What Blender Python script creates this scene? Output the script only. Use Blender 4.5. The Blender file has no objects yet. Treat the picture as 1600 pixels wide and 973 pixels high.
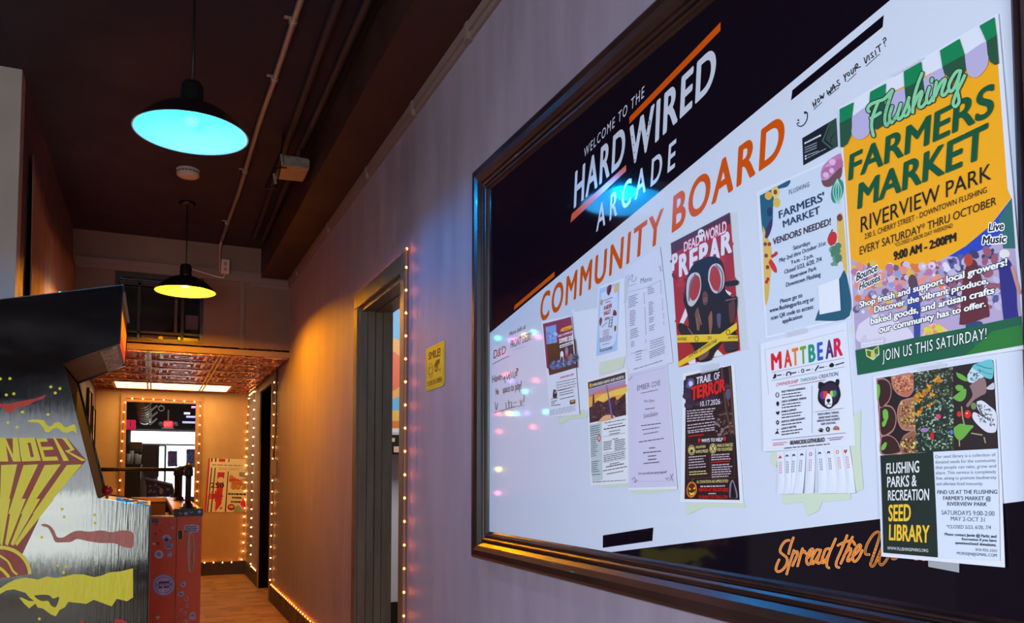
import bpy, bmesh, math, random
from mathutils import Vector, Matrix

# ---------------------------------------------------------------- camera, world, exposure
SC = bpy.context.scene
COL = SC.collection
YAW, PITCH, FPX, CX, CY, EYE = 0.418093, 0.05307, 1262.85, 800.0, 674.24, 1.12
cam_d = bpy.data.cameras.new('camera')
cam = bpy.data.objects.new('camera', cam_d)
COL.objects.link(cam)
cam.location = (0, 0, EYE)
cam.rotation_euler = (math.pi / 2 + PITCH, 0, -YAW)
cam_d.sensor_width = 36.0
cam_d.lens = FPX / 1600 * 36.0
cam_d.shift_y = (CY - 486.5) / 1600
cam_d.clip_start = 0.02
SC.camera = cam
SC.view_settings.view_transform = 'Standard'
SC.view_settings.look = 'None'
SC.view_settings.exposure = 0.0
SC.view_settings.gamma = 1.0
SC.view_settings.use_curve_mapping = False
SC.cycles.use_denoising = True
SC.cycles.max_bounces = 8
SC.cycles.sample_clamp_indirect = 4.0
world = bpy.data.worlds.new('world')
SC.world = world
world.use_nodes = True
world.node_tree.nodes['Background'].inputs[0].default_value = (0.55, 0.65, 1.0, 1)
world.node_tree.nodes['Background'].inputs[1].default_value = 0.03


def area_light(name, loc, target, sx, sy, power, color, spread=180):
    d = bpy.data.lights.new(name, 'AREA')
    d.shape = 'RECTANGLE'
    d.size, d.size_y = sx, sy
    d.energy = power
    d.color = color
    d.spread = math.radians(spread)
    o = bpy.data.objects.new(name, d)
    COL.objects.link(o)
    o.location = loc
    o.rotation_euler = (Vector(target) - Vector(loc)).to_track_quat('-Z', 'Y').to_euler()
    return o


# daylight through the shop window behind the photographer
area_light('window_daylight_low', (-1.15, -2.52, 0.63), (-0.9, 3.0, 0.72), 2.1, 0.66, 64, (0.90, 0.97, 0.93))
area_light('window_daylight_high', (-1.15, -2.52, 1.33), (-0.9, 3.0, 1.3), 2.1, 0.70, 30, (0.84, 0.90, 1.0))
area_light('side_board_fill', (-3.30, 0.5, 1.65), (1.0, 0.55, 0.95), 2.6, 1.5, 36, (0.70, 0.83, 1.0), 85)  # added fill from the left to brighten the board, no known window
# lamp in the room beyond the side door, and the bar room at the end
area_light('side_room_light', (2.2, 4.6, 2.6), (2.0, 5.6, 0.8), 0.8, 0.8, 26, (1.0, 0.97, 0.95))
area_light('bar_room_light', (0.2, 11.3, 2.55), (0.2, 11.5, 0.0), 0.9, 0.9, 7, (1.0, 0.93, 0.85))

# ---------------------------------------------------------------- picture geometry -> place
_F = Vector((math.sin(YAW) * math.cos(PITCH), math.cos(YAW) * math.cos(PITCH), math.sin(PITCH)))
_R = Vector((math.cos(YAW), -math.sin(YAW), 0))
_U = _R.cross(_F)
EYEV = Vector((0, 0, EYE))


def ray(px, py):
    return _F + _R * ((px - CX) / FPX) - _U * ((py - CY) / FPX)


def onX(px, py, x):
    d = ray(px, py)
    return EYEV + d * (x / d.x)


def onY(px, py, y):
    d = ray(px, py)
    return EYEV + d * (y / d.y)


def onZ(px, py, z):
    d = ray(px, py)
    return EYEV + d * ((z - EYE) / d.z)


D = 0.987        # right wall
LW = -0.569      # left wall
ZC = 2.922       # main ceiling
YH = 6.642       # header wall
YE = 9.667       # end wall
ZT = 2.066       # tin ceiling
BX = 0.978       # face of the community board


# ---------------------------------------------------------------- materials
def lin(c):
    r = []
    for v in c:
        v = v / 255.0
        r.append(v / 12.92 if v <= 0.04045 else ((v + 0.055) / 1.055) ** 2.4)
    return r


_MC = {}


def M(name, rgb=(128, 128, 128), rough=0.5, metal=0.0, emit=None, estr=0.0, alpha=1.0, spec=0.5, coat=0.0):
    key = name
    if key in _MC:
        return _MC[key]
    m = bpy.data.materials.new(name)
    m.use_nodes = True
    b = m.node_tree.nodes['Principled BSDF']
    b.inputs['Base Color'].default_value = (*lin(rgb), 1)
    b.inputs['Roughness'].default_value = rough
    b.inputs['Metallic'].default_value = metal
    b.inputs['Specular IOR Level'].default_value = spec
    b.inputs['Alpha'].default_value = alpha
    b.inputs['Coat Weight'].default_value = coat
    if emit:
        b.inputs['Emission Color'].default_value = (*emit, 1)
        b.inputs['Emission Strength'].default_value = estr
    _MC[key] = m
    return m


def INK(r, g, b, rough=0.45):
    return M('ink_%02x%02x%02x_%d' % (r, g, b, int(rough * 100)), (r, g, b), rough)


def noisy(name, c1, c2, scale=(6, 6, 6), detail=6, rough=(0.4, 0.6), bump=0.1, bscale=None, metal=0.0, ramp=(0.35, 0.65), coat=0.0, spec=0.5):
    if name in _MC:
        return _MC[name]
    m = M(name, c1, rough[0], metal, coat=coat, spec=spec)
    nt = m.node_tree
    b = nt.nodes['Principled BSDF']
    tc = nt.nodes.new('ShaderNodeTexCoord')
    mp = nt.nodes.new('ShaderNodeMapping')
    mp.inputs['Scale'].default_value = scale
    nt.links.new(tc.outputs['Object'], mp.inputs[0])
    n = nt.nodes.new('ShaderNodeTexNoise')
    n.inputs['Scale'].default_value = 1.0
    n.inputs['Detail'].default_value = detail
    nt.links.new(mp.outputs[0], n.inputs['Vector'])
    r = nt.nodes.new('ShaderNodeValToRGB')
    r.color_ramp.elements[0].position, r.color_ramp.elements[1].position = ramp
    r.color_ramp.elements[0].color = (*lin(c1), 1)
    r.color_ramp.elements[1].color = (*lin(c2), 1)
    nt.links.new(n.outputs['Fac'], r.inputs[0])
    nt.links.new(r.outputs[0], b.inputs['Base Color'])
    mr = nt.nodes.new('ShaderNodeMapRange')
    mr.inputs[1].default_value, mr.inputs[2].default_value = 0.3, 0.7
    mr.inputs[3].default_value, mr.inputs[4].default_value = rough
    nt.links.new(n.outputs['Fac'], mr.inputs[0])
    nt.links.new(mr.outputs[0], b.inputs['Roughness'])
    if bump:
        n2 = n
        if bscale:
            mp2 = nt.nodes.new('ShaderNodeMapping')
            mp2.inputs['Scale'].default_value = bscale
            nt.links.new(tc.outputs['Object'], mp2.inputs[0])
            n2 = nt.nodes.new('ShaderNodeTexNoise')
            n2.inputs['Scale'].default_value = 1.0
            n2.inputs['Detail'].default_value = 5
            nt.links.new(mp2.outputs[0], n2.inputs['Vector'])
        bp = nt.nodes.new('ShaderNodeBump')
        bp.inputs['Strength'].default_value = bump
        bp.inputs['Distance'].default_value = 0.02
        nt.links.new(n2.outputs['Fac'], bp.inputs['Height'])
        nt.links.new(bp.outputs[0], b.inputs['Normal'])
    return m


MAT_WALL = noisy('painted_plaster_wall', (142, 128, 144), (156, 141, 156), (7, 7, 1.6), 5, (0.5, 0.64), 0.14, (16, 16, 5), spec=0.3)
MAT_LEFT = noisy('dark_painted_wall', (86, 64, 84), (98, 74, 92), (3, 3, 2), 4, (0.5, 0.7), 0.1)
MAT_HEAD = noisy('taupe_header_paint', (112, 88, 80), (120, 95, 86), (3, 3, 3), 3, (0.5, 0.65), 0.05)
MAT_PILLAR = noisy('grey_partition_paint', (182, 168, 164), (192, 178, 172), (4, 4, 4), 3, (0.5, 0.65), 0.06)
MAT_END = noisy('tan_end_wall_paint', (198, 152, 96), (208, 162, 104), (4, 4, 4), 3, (0.5, 0.65), 0.05)
MAT_CEIL = noisy('dark_ceiling_paint', (26, 16, 40), (31, 19, 43), (2, 2, 2), 3, (0.6, 0.8), 0.05)
MAT_SOFFIT = noisy('brown_soffit_paint', (48, 19, 15), (54, 23, 18), (2, 2, 2), 3, (0.5, 0.7), 0.05)
MAT_TRIM = noisy('dark_brown_trim', (98, 82, 64), (114, 96, 76), (20, 20, 2), 5, (0.35, 0.5), 0.08)
MAT_BASE = noisy('dark_baseboard', (52, 34, 28), (62, 42, 34), (5, 5, 5), 3, (0.4, 0.6), 0.03)
MAT_FRAME = noisy('dark_mahogany_frame', (32, 17, 17), (50, 26, 23), (5, 5, 5), 5, (0.3, 0.44), 0.02, coat=0.08)
MAT_COPPER = noisy('embossed_copper', (170, 88, 62), (206, 126, 88), (9, 9, 9), 5, (0.16, 0.32), 0.35, (30, 30, 30), metal=0.9)
MAT_GREYMETAL = M('galvanised_conduit', (176, 160, 152), 0.4, 0.6)
MAT_BLACK = M('black_enamel', (18, 15, 15), 0.4)
MAT_BLACKG = M('gloss_black', (10, 8, 8), 0.15)
MAT_PIPE = M('black_iron_pipe', (20, 15, 14), 0.42, 0.2)
MAT_WHITEPL = M('white_plastic', (216, 205, 200), 0.45)
MAT_CABLE = M('clear_copper_wire', (120, 70, 50), 0.35)
MAT_DARKCABLE = M('black_cable', (20, 16, 16), 0.5)
MAT_GLASS = M('dark_window_glass', (26, 14, 14), 0.08)


# ---------------------------------------------------------------- object helpers
def tag(o, label=None, cat=None, group=None, kind=None):
    if label:
        o['label'] = label
    if cat:
        o['category'] = cat
    if group:
        o['group'] = group
    if kind:
        o['kind'] = kind
    return o


def empty(name, loc, label=None, cat=None, group=None):
    o = bpy.data.objects.new(name, None)
    COL.objects.link(o)
    o.location = loc
    o.empty_display_size = 0.05
    return tag(o, label, cat, group)


def link(name, bm, mats, parent=None, smooth=False, normals=True):
    if normals:
        bmesh.ops.recalc_face_normals(bm, faces=bm.faces[:])
    me = bpy.data.meshes.new(name)
    bm.to_mesh(me)
    bm.free()
    for m in (mats if isinstance(mats, (list, tuple)) else [mats]):
        me.materials.append(m)
    if smooth:
        for p in me.polygons:
            p.use_smooth = True
    o = bpy.data.objects.new(name, me)
    COL.objects.link(o)
    if parent:
        o.parent = parent
        o.matrix_parent_inverse = Matrix.Translation(parent.location).inverted()
    return o


def box(bm, x0, x1, y0, y1, z0, z1, mi=0, bev=0.0):
    vs = [bm.verts.new((x, y, z)) for x in (x0, x1) for y in (y0, y1) for z in (z0, z1)]
    idx = [(0, 1, 3, 2), (4, 6, 7, 5), (0, 4, 5, 1), (2, 3, 7, 6), (0, 2, 6, 4), (1, 5, 7, 3)]
    fs = []
    for f in idx:
        fc = bm.faces.new([vs[i] for i in f])
        fc.material_index = mi
        fs.append(fc)
    if bev:
        es = list({e for f in fs for e in f.edges})
        r = bmesh.ops.bevel(bm, geom=es, offset=bev, segments=2, affect='EDGES', clamp_overlap=True)
        for f in r['faces']:
            f.material_index = mi
    return vs


def prism(bm, pts, y0, y1, mi=0):
    """(x,z) outline extruded along y"""
    a = [bm.verts.new((p[0], y0, p[1])) for p in pts]
    b = [bm.verts.new((p[0], y1, p[1])) for p in pts]
    n = len(pts)
    fs = [bm.faces.new(a), bm.faces.new(b[::-1])]
    for i in range(n):
        fs.append(bm.faces.new((a[i], b[i], b[(i + 1) % n], a[(i + 1) % n])))
    for f in fs:
        f.material_index = mi


def lathe(bm, prof, cx, cy, cz, seg=40, mi=0, axis='z'):
    rings = []
    for r, z in prof:
        ring = []
        for i in range(seg):
            a = 2 * math.pi * i / seg
            if axis == 'z':
                co = (cx + r * math.cos(a), cy + r * math.sin(a), cz + z)
            elif axis == 'y':
                co = (cx + r * math.cos(a), cy + z, cz + r * math.sin(a))
            else:
                co = (cx + z, cy + r * math.cos(a), cz + r * math.sin(a))
            ring.append(bm.verts.new(co))
        rings.append(ring)
    for k in range(len(rings) - 1):
        for i in range(seg):
            f = bm.faces.new((rings[k][i], rings[k][(i + 1) % seg], rings[k + 1][(i + 1) % seg], rings[k + 1][i]))
            f.material_index = mi
    for ring, r in ((rings[0], prof[0][0]), (rings[-1], prof[-1][0])):
        if r > 1e-5:
            f = bm.faces.new(ring)
            f.material_index = mi


def tube(bm, pts, r, seg=8, mi=0):
    pts = [Vector(p) for p in pts]
    rings = []
    up = None
    for i, p in enumerate(pts):
        t = (pts[min(i + 1, len(pts) - 1)] - pts[max(i - 1, 0)]).normalized()
        if up is None:
            up = Vector((0, 0, 1)) if abs(t.z) < 0.9 else Vector((1, 0, 0))
        a = t.cross(up).normalized()
        up = a.cross(t).normalized()
        rings.append([bm.verts.new(p + (a * math.cos(2 * math.pi * k / seg) + up * math.sin(2 * math.pi * k / seg)) * r) for k in range(seg)])
    for i in range(len(rings) - 1):
        for k in range(seg):
            f = bm.faces.new((rings[i][k], rings[i][(k + 1) % seg], rings[i + 1][(k + 1) % seg], rings[i + 1][k]))
            f.material_index = mi
    for rg in (rings[0], rings[-1]):
        f = bm.faces.new(rg)
        f.material_index = mi


def ball(bm, c, r, mi=0, seg=10, squash=1.0):
    g = bmesh.ops.create_uvsphere(bm, u_segments=seg, v_segments=max(6, seg // 2 + 1), radius=r)
    bmesh.ops.transform(bm, matrix=Matrix.Translation(c) @ Matrix.Diagonal((1, 1, squash, 1)), verts=g['verts'])
    for v in g['verts']:
        for f in v.link_faces:
            f.material_index = mi


def catmull(pts, n=6):
    out = []
    P = [pts[0]] + list(pts) + [pts[-1]]
    for i in range(1, len(P) - 2):
        for k in range(n):
            t = k / n
            q = []
            for d in range(len(P[0])):
                a, b, c, e = P[i - 1][d], P[i][d], P[i + 1][d], P[i + 2][d]
                q.append(0.5 * ((2 * b) + (-a + c) * t + (2 * a - 5 * b + 4 * c - e) * t * t + (-a + 3 * b - 3 * c + e) * t ** 3))
            out.append(tuple(q))
    out.append(tuple(pts[-1]))
    return out


# ---------------------------------------------------------------- printed sheets
_TX = {}


def text_shape(s, off=0.0, shear=0.0, res=3, space=1.0):
    key = (s, off, shear, res, space)
    if key in _TX:
        return _TX[key]
    c = bpy.data.curves.new('t', 'FONT')
    c.body = s
    c.offset = off
    c.shear = shear
    c.resolution_u = res
    c.space_character = space
    o = bpy.data.objects.new('t', c)
    me = o.to_mesh()
    vs = [(v.co.x, v.co.y) for v in me.vertices]
    fs = [tuple(p.vertices) for p in me.polygons]
    o.to_mesh_clear()
    bpy.data.objects.remove(o)
    bpy.data.curves.remove(c)
    _TX[key] = (vs, fs)
    return _TX[key]


CAP = max(v[1] for v in text_shape('H')[0])


class Sheet:
    """print on a plane: 'X' = wall at x=val (coordinates y,z), 'Y' = face at y=val (coordinates x,z)"""

    def __init__(self, axis, val, step=2.5e-5, seed=1):
        self.ax, self.val, self.step = axis, val, step
        self.items = []
        self.L = 0
        self.o = (0, 0, 1)
        self.w = None
        self.q = None
        self.rnd = random.Random(seed)
        self.j = 0

    def crop(self, x0, y0, s):
        self.o = (x0, y0, s)
        return self

    def P(self, x, y):
        px, py = self.o[0] + x / self.o[2], self.o[1] + y / self.o[2]
        if self.ax == 'X':
            p = onX(px, py, self.val)
            return (p.y, p.z)
        p = onY(px, py, self.val)
        return (p.x, p.z)

    def add(self, vs, fs, mat, up=True, d=None):
        if up:
            self.L += 1
        dd = (self.L * self.step if d is None else d) + self.jit()
        self.items.append(([(v[0], v[1], dd + v[2]) if len(v) > 2 else (v[0], v[1], dd) for v in vs], fs, mat, dd))

    def jit(self):
        # overlapping inks of one layer never share exactly the same plane
        self.j = (self.j + 5) % 13
        return self.j * self.step * 0.03

    def PJ(self, x, y, j):
        a, b = self.P(x, y)
        return (a, b, j)

    def poly(self, pts, mat, up=True):
        self.add([self.P(*p) for p in pts], [tuple(range(len(pts)))], mat, up)

    def blob(self, pts, mat, n=5, up=True):
        pts = catmull(list(pts) + [pts[0]], n)[:-1]
        self.poly(pts, mat, up)

    def ell(self, cx, cy, rx, ry, mat, rot=0.0, n=16, up=True):
        c, s = math.cos(rot), math.sin(rot)
        pts = []
        for i in range(n):
            a = 2 * math.pi * i / n
            x, y = rx * math.cos(a), ry * math.sin(a)
            pts.append((cx + x * c - y * s, cy + x * s + y * c))
        self.poly(pts, mat, up)

    def ring(self, cx, cy, rx, ry, w, mat, n=20, a0=0, a1=2 * math.pi):
        vs, fs = [], []
        for i in range(n + 1):
            a = a0 + (a1 - a0) * i / n
            vs.append(self.P(cx + rx * math.cos(a), cy + ry * math.sin(a)))
            vs.append(self.P(cx + (rx - w) * math.cos(a), cy + (ry - w) * math.sin(a)))
        for i in range(n):
            fs.append((2 * i, 2 * i + 2, 2 * i + 3, 2 * i + 1))
        self.add(vs, fs, mat)

    def stroke(self, pts, width, mat, smooth=True, up=True):
        if smooth and len(pts) > 2:
            pts = catmull(pts, 5)
        vs, fs = [], []
        h = width / 2
        for i in range(len(pts) - 1):
            (x0, y0), (x1, y1) = pts[i], pts[i + 1]
            dx, dy = x1 - x0, y1 - y0
            l = math.hypot(dx, dy) or 1
            nx, ny = -dy / l * h, dx / l * h
            b = len(vs)
            j = self.jit()
            vs += [self.PJ(x0 + nx, y0 + ny, j), self.PJ(x1 + nx, y1 + ny, j), self.PJ(x1 - nx, y1 - ny, j), self.PJ(x0 - nx, y0 - ny, j)]
            fs.append((b, b + 1, b + 2, b + 3))
        for (x, y) in pts:
            b = len(vs)
            j = self.jit()
            for k in range(8):
                vs.append(self.PJ(x + h * math.cos(k * math.pi / 4), y + h * math.sin(k * math.pi / 4), j))
            fs.append(tuple(range(b, b + 8)))
        self.add(vs, fs, mat, up)

    def text(self, s, mat, x0, t0, b0, x1, t1, b1, bold=0.0, shear=0.0, res=3, halo=None, hoff=0.05, space=1.0, dx=0.0):
        """s set between two upright edges: (x0, top, baseline) and (x1, top, baseline); dx leans the top"""
        q = [self.P(x0 + dx, t0), self.P(x1 + dx, t1), self.P(x1, b1), self.P(x0, b0)]
        thin = 0.0
        grow = 0.0 if bold < 0.008 else bold
        vs, fs = text_shape(s, thin, shear, res, space)
        if not vs:
            return
        mn, mx = min(v[0] for v in vs) - grow, max(v[0] for v in vs) + grow

        def mp(x, y):
            u = (x - mn) / (mx - mn)
            w = 1 - (y + grow * 0.5) / (CAP + grow)
            return tuple((q[0][i] * (1 - u) + q[1][i] * u) * (1 - w) + (q[3][i] * (1 - u) + q[2][i] * u) * w for i in (0, 1))

        def put(shifts, m_):
            # a heavier weight is the outline struck several times side by side, each a hair apart in height
            ov, of = [], []
            for (sx, sy) in shifts:
                jj = self.jit()
                b_ = len(ov)
                ov += [mp(x + sx, y + sy) + (jj,) for x, y in vs]
                of += [tuple(b_ + k for k in f) for f in fs]
            self.add(ov, of, m_)
        if halo:
            n_ = 10
            put([(hoff * math.cos(k * 2 * math.pi / n_), hoff * math.sin(k * 2 * math.pi / n_)) for k in range(n_)], halo)
        if grow:
            put([(0, 0), (grow, 0), (-grow, 0), (grow * 0.55, grow * 0.55), (-grow * 0.55, grow * 0.55), (grow * 0.55, -grow * 0.55), (-grow * 0.55, -grow * 0.55)], mat)
        else:
            put([(0, 0)], mat)

    def greek(self, mat, x0, t0, x1, t1, rows, dy, h, fill=0.85, ragged=0.25, centre=False, xs=0.0):
        """lines too small to read: rows of word-length dashes"""
        vs, fs = [], []
        R = self.rnd
        for r in range(rows):
            u, end = 0.0, 1.0 - R.random() * ragged
            if centre:
                u = (1 - end) / 2
                end = 1 - u
            while u < end:
                w = min(0.05 + R.random() * 0.13, end - u)
                a, b = u, u + w
                xa, xb = x0 + (x1 - x0) * a + xs * r, x0 + (x1 - x0) * b + xs * r
                ya, yb = t0 + (t1 - t0) * a + dy * r, t0 + (t1 - t0) * b + dy * r
                k = len(vs)
                vs += [self.P(xa, ya), self.P(xb, yb), self.P(xb, yb + h), self.P(xa, ya + h)]
                fs.append((k, k + 1, k + 2, k + 3))
                u += w + 0.022 / fill
        self.add(vs, fs, mat)

    def spots(self, region, n, rx, ry, mats):
        """many small blobs inside a px quad"""
        R = self.rnd
        by = {}
        for i in range(n):
            u, v = R.random(), R.random()
            a, b, c, d = region
            x = (a[0] * (1 - u) + b[0] * u) * (1 - v) + (d[0] * (1 - u) + c[0] * u) * v
            y = (a[1] * (1 - u) + b[1] * u) * (1 - v) + (d[1] * (1 - u) + c[1] * u) * v
            m = R.choice(mats)
            vs, fs = by.setdefault(m.name, ([], [], m))[:2]
            k = len(vs)
            ro = R.random() * 3.14
            s = 0.5 + R.random()
            jj = self.jit()
            for j in range(7):
                an = j * 2 * math.pi / 7
                px, py = rx * s * math.cos(an), ry * s * math.sin(an)
                vs.append(self.PJ(x + px * math.cos(ro) - py * math.sin(ro), y + px * math.sin(ro) + py * math.cos(ro), jj))
            fs.append(tuple(range(k, k + 7)))
        for vs, fs, m in by.values():
            self.add(vs, fs, m)

    def paper(self, pts, mat, thick=0.0004):
        """the sheet itself, a thin solid (clockwise from top left)"""
        q = [self.P(*p) for p in pts]
        self.q = q if len(q) == 4 else None
        n = len(q)
        bm_v = [(a, b, 0.0) for a, b in q] + [(a, b, -thick) for a, b in q]
        fs = [tuple(range(n)), tuple(range(2 * n - 1, n - 1, -1))] + [(i, n + i, n + (i + 1) % n, (i + 1) % n) for i in range(n)]
        self.items.append((bm_v, fs, mat, 0.0))

    def uv(self, a, b):
        u = v = 0.5
        q = self.q
        for _ in range(6):
            pa = [(q[0][i] * (1 - u) + q[1][i] * u) * (1 - v) + (q[3][i] * (1 - u) + q[2][i] * u) * v for i in (0, 1)]
            du = [(q[1][i] - q[0][i]) * (1 - v) + (q[2][i] - q[3][i]) * v for i in (0, 1)]
            dv = [(q[3][i] - q[0][i]) * (1 - u) + (q[2][i] - q[1][i]) * u for i in (0, 1)]
            ea, eb = a - pa[0], b - pa[1]
            det = du[0] * dv[1] - du[1] * dv[0]
            u += (ea * dv[1] - eb * dv[0]) / det
            v += (du[0] * eb - du[1] * ea) / det
        return u, v

    def build(self, name, parent=None, gap=0.0):
        bm = bmesh.new()
        mats, idx = [], {}
        for vs, fs, m, d in self.items:
            if m.name not in idx:
                idx[m.name] = len(mats)
                mats.append(m)
            bv = [bm.verts.new((v[0], v[1], v[2] if len(v) > 2 else d)) for v in vs]
            for f in fs:
                try:
                    fc = bm.faces.new([bv[i] for i in f])
                    fc.material_index = idx[m.name]
                except ValueError:
                    pass
        if self.w and self.q:
            for (A, B, C, E) in ((0, 1, 3, 2), (0, 3, 1, 2)):
                for k in range(1, 16):
                    t = k / 16
                    p0 = [self.q[A][i] * (1 - t) + self.q[B][i] * t for i in (0, 1)]
                    p1 = [self.q[C][i] * (1 - t) + self.q[E][i] * t for i in (0, 1)]
                    n = Vector((-(p1[1] - p0[1]), p1[0] - p0[0], 0)).normalized()
                    bmesh.ops.bisect_plane(bm, geom=bm.verts[:] + bm.edges[:] + bm.faces[:], plane_co=(p0[0], p0[1], 0), plane_no=n)
        for v in bm.verts:
            a, b, d = v.co
            if self.w and self.q:
                d += self.w(*[min(1.0, max(0.0, t)) for t in self.uv(a, b)])
            d += gap
            v.co = (self.val - d, a, b) if self.ax == 'X' else (a, self.val - d, b)
        o = link(name, bm, mats, parent, normals=False)
        return o


def curl(base, top=0.0, bot=0.0, right=0.0, left=0.0, mid=0.0, ripple=0.0):
    def f(u, v):
        return (base + bot * v ** 3 + top * (1 - v) ** 3 + right * u ** 3 + left * (1 - u) ** 3
                + mid * math.sin(math.pi * u) * math.sin(math.pi * v) + ripple * (1 + math.sin(u * 6 + v * 2)))
    return f


BLACK = INK(16, 12, 16)
DKPRINT = M('dark_gloss_print', (20, 12, 24), 0.05)
WHITE = INK(238, 240, 248)
PAPER = M('white_paper', (232, 234, 246), 0.6)

# ================================================================ THE SETTING
def structure(name, bm, mats, **k):
    return tag(link(name, bm, mats, **k), kind='structure')


DOORS = ((3.371, 4.178, 1.995), (7.58, 8.40, 1.952))   # openings in the right wall (y0, y1, top)
WT = 0.165                                             # wall thickness
bm = bmesh.new()
ys = [-2.6, DOORS[0][0], DOORS[0][1], DOORS[1][0], DOORS[1][1], YE]
for i in range(0, 6, 2):
    box(bm, D, D + WT, ys[i], ys[i + 1], 0, 3.2)
for (a, b, t) in DOORS:
    box(bm, D, D + WT, a, b, t, 3.2)
structure('wall_right', bm, MAT_WALL)

bm = bmesh.new()
box(bm, LW - 0.12, LW, 4.20, YE, 0, ZC + 0.2)
structure('wall_left', bm, MAT_LEFT)

bm = bmesh.new()
box(bm, -3.4, LW, 4.096, 4.1999, 0, ZC + 0.1)
structure('wall_front', bm, MAT_PILLAR)

# header wall above the lowered corridor, with its transom opening
bm = bmesh.new()
for (x0, x1, z0, z1) in ((LW, -0.285, ZT, ZC), (0.334, D, ZT, ZC), (-0.285, 0.334, ZT, 2.125), (-0.285, 0.334, 2.638, ZC)):
    box(bm, x0, x1, YH, YH + 0.12, z0, z1)
structure('wall_header', bm, MAT_HEAD)

# end wall with pass-through window
WX0, WX1, WZ0, WZ1 = -0.275, 0.43, 0.70, 1.912
bm = bmesh.new()
for (x0, x1, z0, z1) in ((LW - 0.3, WX0, 0, 2.6), (WX1, D + 0.2, 0, 2.6), (WX0, WX1, 0, WZ0), (WX0, WX1, WZ1, 2.6)):
    box(bm, x0, x1, YE, YE + 0.1, z0, z1)
structure('wall_end', bm, MAT_END)

# room around the photographer
bm = bmesh.new()
for (y0_, y1_, z0_, z1_) in ((-2.6, -0.85, 0, ZC), (1.85, 4.2, 0, ZC), (-0.85, 1.85, 0, 0.85), (-0.85, 1.85, 2.45, ZC)):  # gap left for the added side fill
    box(bm, -3.5, -3.4, y0_, y1_, z0_, z1_)
structure('wall_side', bm, MAT_PILLAR)
bm = bmesh.new()
for (x0, x1, z0, z1) in ((-3.5, -2.25, 0, ZC), (-0.05, D + WT, 0, ZC), (-2.25, -0.05, 0, 0.28), (-2.25, -0.05, 2.08, ZC)):
    box(bm, x0, x1, -2.75, -2.6, z0, z1)
structure('wall_back', bm, MAT_PILLAR)

bm = bmesh.new()
box(bm, -3.5, D + WT, -2.75, YH + 0.12, ZC, ZC + 0.12)
structure('ceiling', bm, MAT_CEIL)
bm = bmesh.new()
box(bm, 0.757, D, -2.6, YH, 2.69, ZC)
structure('trim_1', bm, MAT_SOFFIT)


# floor: basket-weave vinyl
def floor_mat():
    m = M('basket_weave_floor', (170, 130, 90), 0.5)
    nt = m.node_tree
    b = nt.nodes['Principled BSDF']
    tc = nt.nodes.new('ShaderNodeTexCoord')
    ch = nt.nodes.new('ShaderNodeTexChecker')
    ch.inputs['Scale'].default_value = 5.0
    nt.links.new(tc.outputs['Object'], ch.inputs['Vector'])
    outs = []
    for rot in (0, math.pi / 2):
        mp = nt.nodes.new('ShaderNodeMapping')
        mp.inputs['Rotation'].default_value = (0, 0, rot)
        mp.inputs['Scale'].default_value = (5, 20, 1)
        nt.links.new(tc.outputs['Object'], mp.inputs[0])
        vo = nt.nodes.new('ShaderNodeTexVoronoi')
        vo.inputs['Scale'].default_value = 1.0
        vo.inputs['Randomness'].default_value = 0.35
        nt.links.new(mp.outputs[0], vo.inputs['Vector'])
        outs.append(vo)
    mix = nt.nodes.new('ShaderNodeMix')
    mix.data_type = 'RGBA'
    nt.links.new(ch.outputs['Fac'], mix.inputs[0])
    nt.links.new(outs[0].outputs['Color'], mix.inputs[6])
    nt.links.new(outs[1].outputs['Color'], mix.inputs[7])
    r = nt.nodes.new('ShaderNodeValToRGB')
    r.color_ramp.elements[0].color = (*lin((118, 76, 42)), 1)
    r.color_ramp.elements[1].color = (*lin((200, 144, 86)), 1)
    nt.links.new(mix.outputs[2], r.inputs[0])
    nt.links.new(r.outputs[0], b.inputs['Base Color'])
    return m


bm = bmesh.new()
box(bm, -3.5, 4.6, -2.75, 14.2, -0.1, 0)
structure('floor', bm, floor_mat())

# tin ceiling of the low corridor: pressed tiles in real relief
bm = bmesh.new()
box(bm, LW, D, YH, YE, ZT, ZT + 0.05)
TS = 0.5185
for ix in range(3):
    for iy in range(6):
        x0, y0 = LW + ix * TS, YH + iy * 0.504
        for k, (ins, dp, w) in enumerate(((0.006, 0.022, 0.018), (0.05, 0.010, 0.012), (0.085, 0.016, 0.026), (0.15, 0.012, 0.012), (0.19, 0.018, 0.026))):
            a, b, c, d = x0 + ins, x0 + TS - ins, y0 + ins, y0 + 0.504 - ins
            for (p, q, r, s) in ((a, b, c, c + w), (a, b, d - w, d), (a, a + w, c + w, d - w), (b - w, b, c + w, d - w)):
                box(bm, p, q, r, s, ZT - dp, ZT + 0.001)
        for k in range(6):
            ball(bm, (x0 + TS / 2 + 0.055 * math.cos(k * 1.047), y0 + 0.252 + 0.055 * math.sin(k * 1.047), ZT), 0.016, seg=8)
structure('ceiling_tin', bm, MAT_COPPER)

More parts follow.
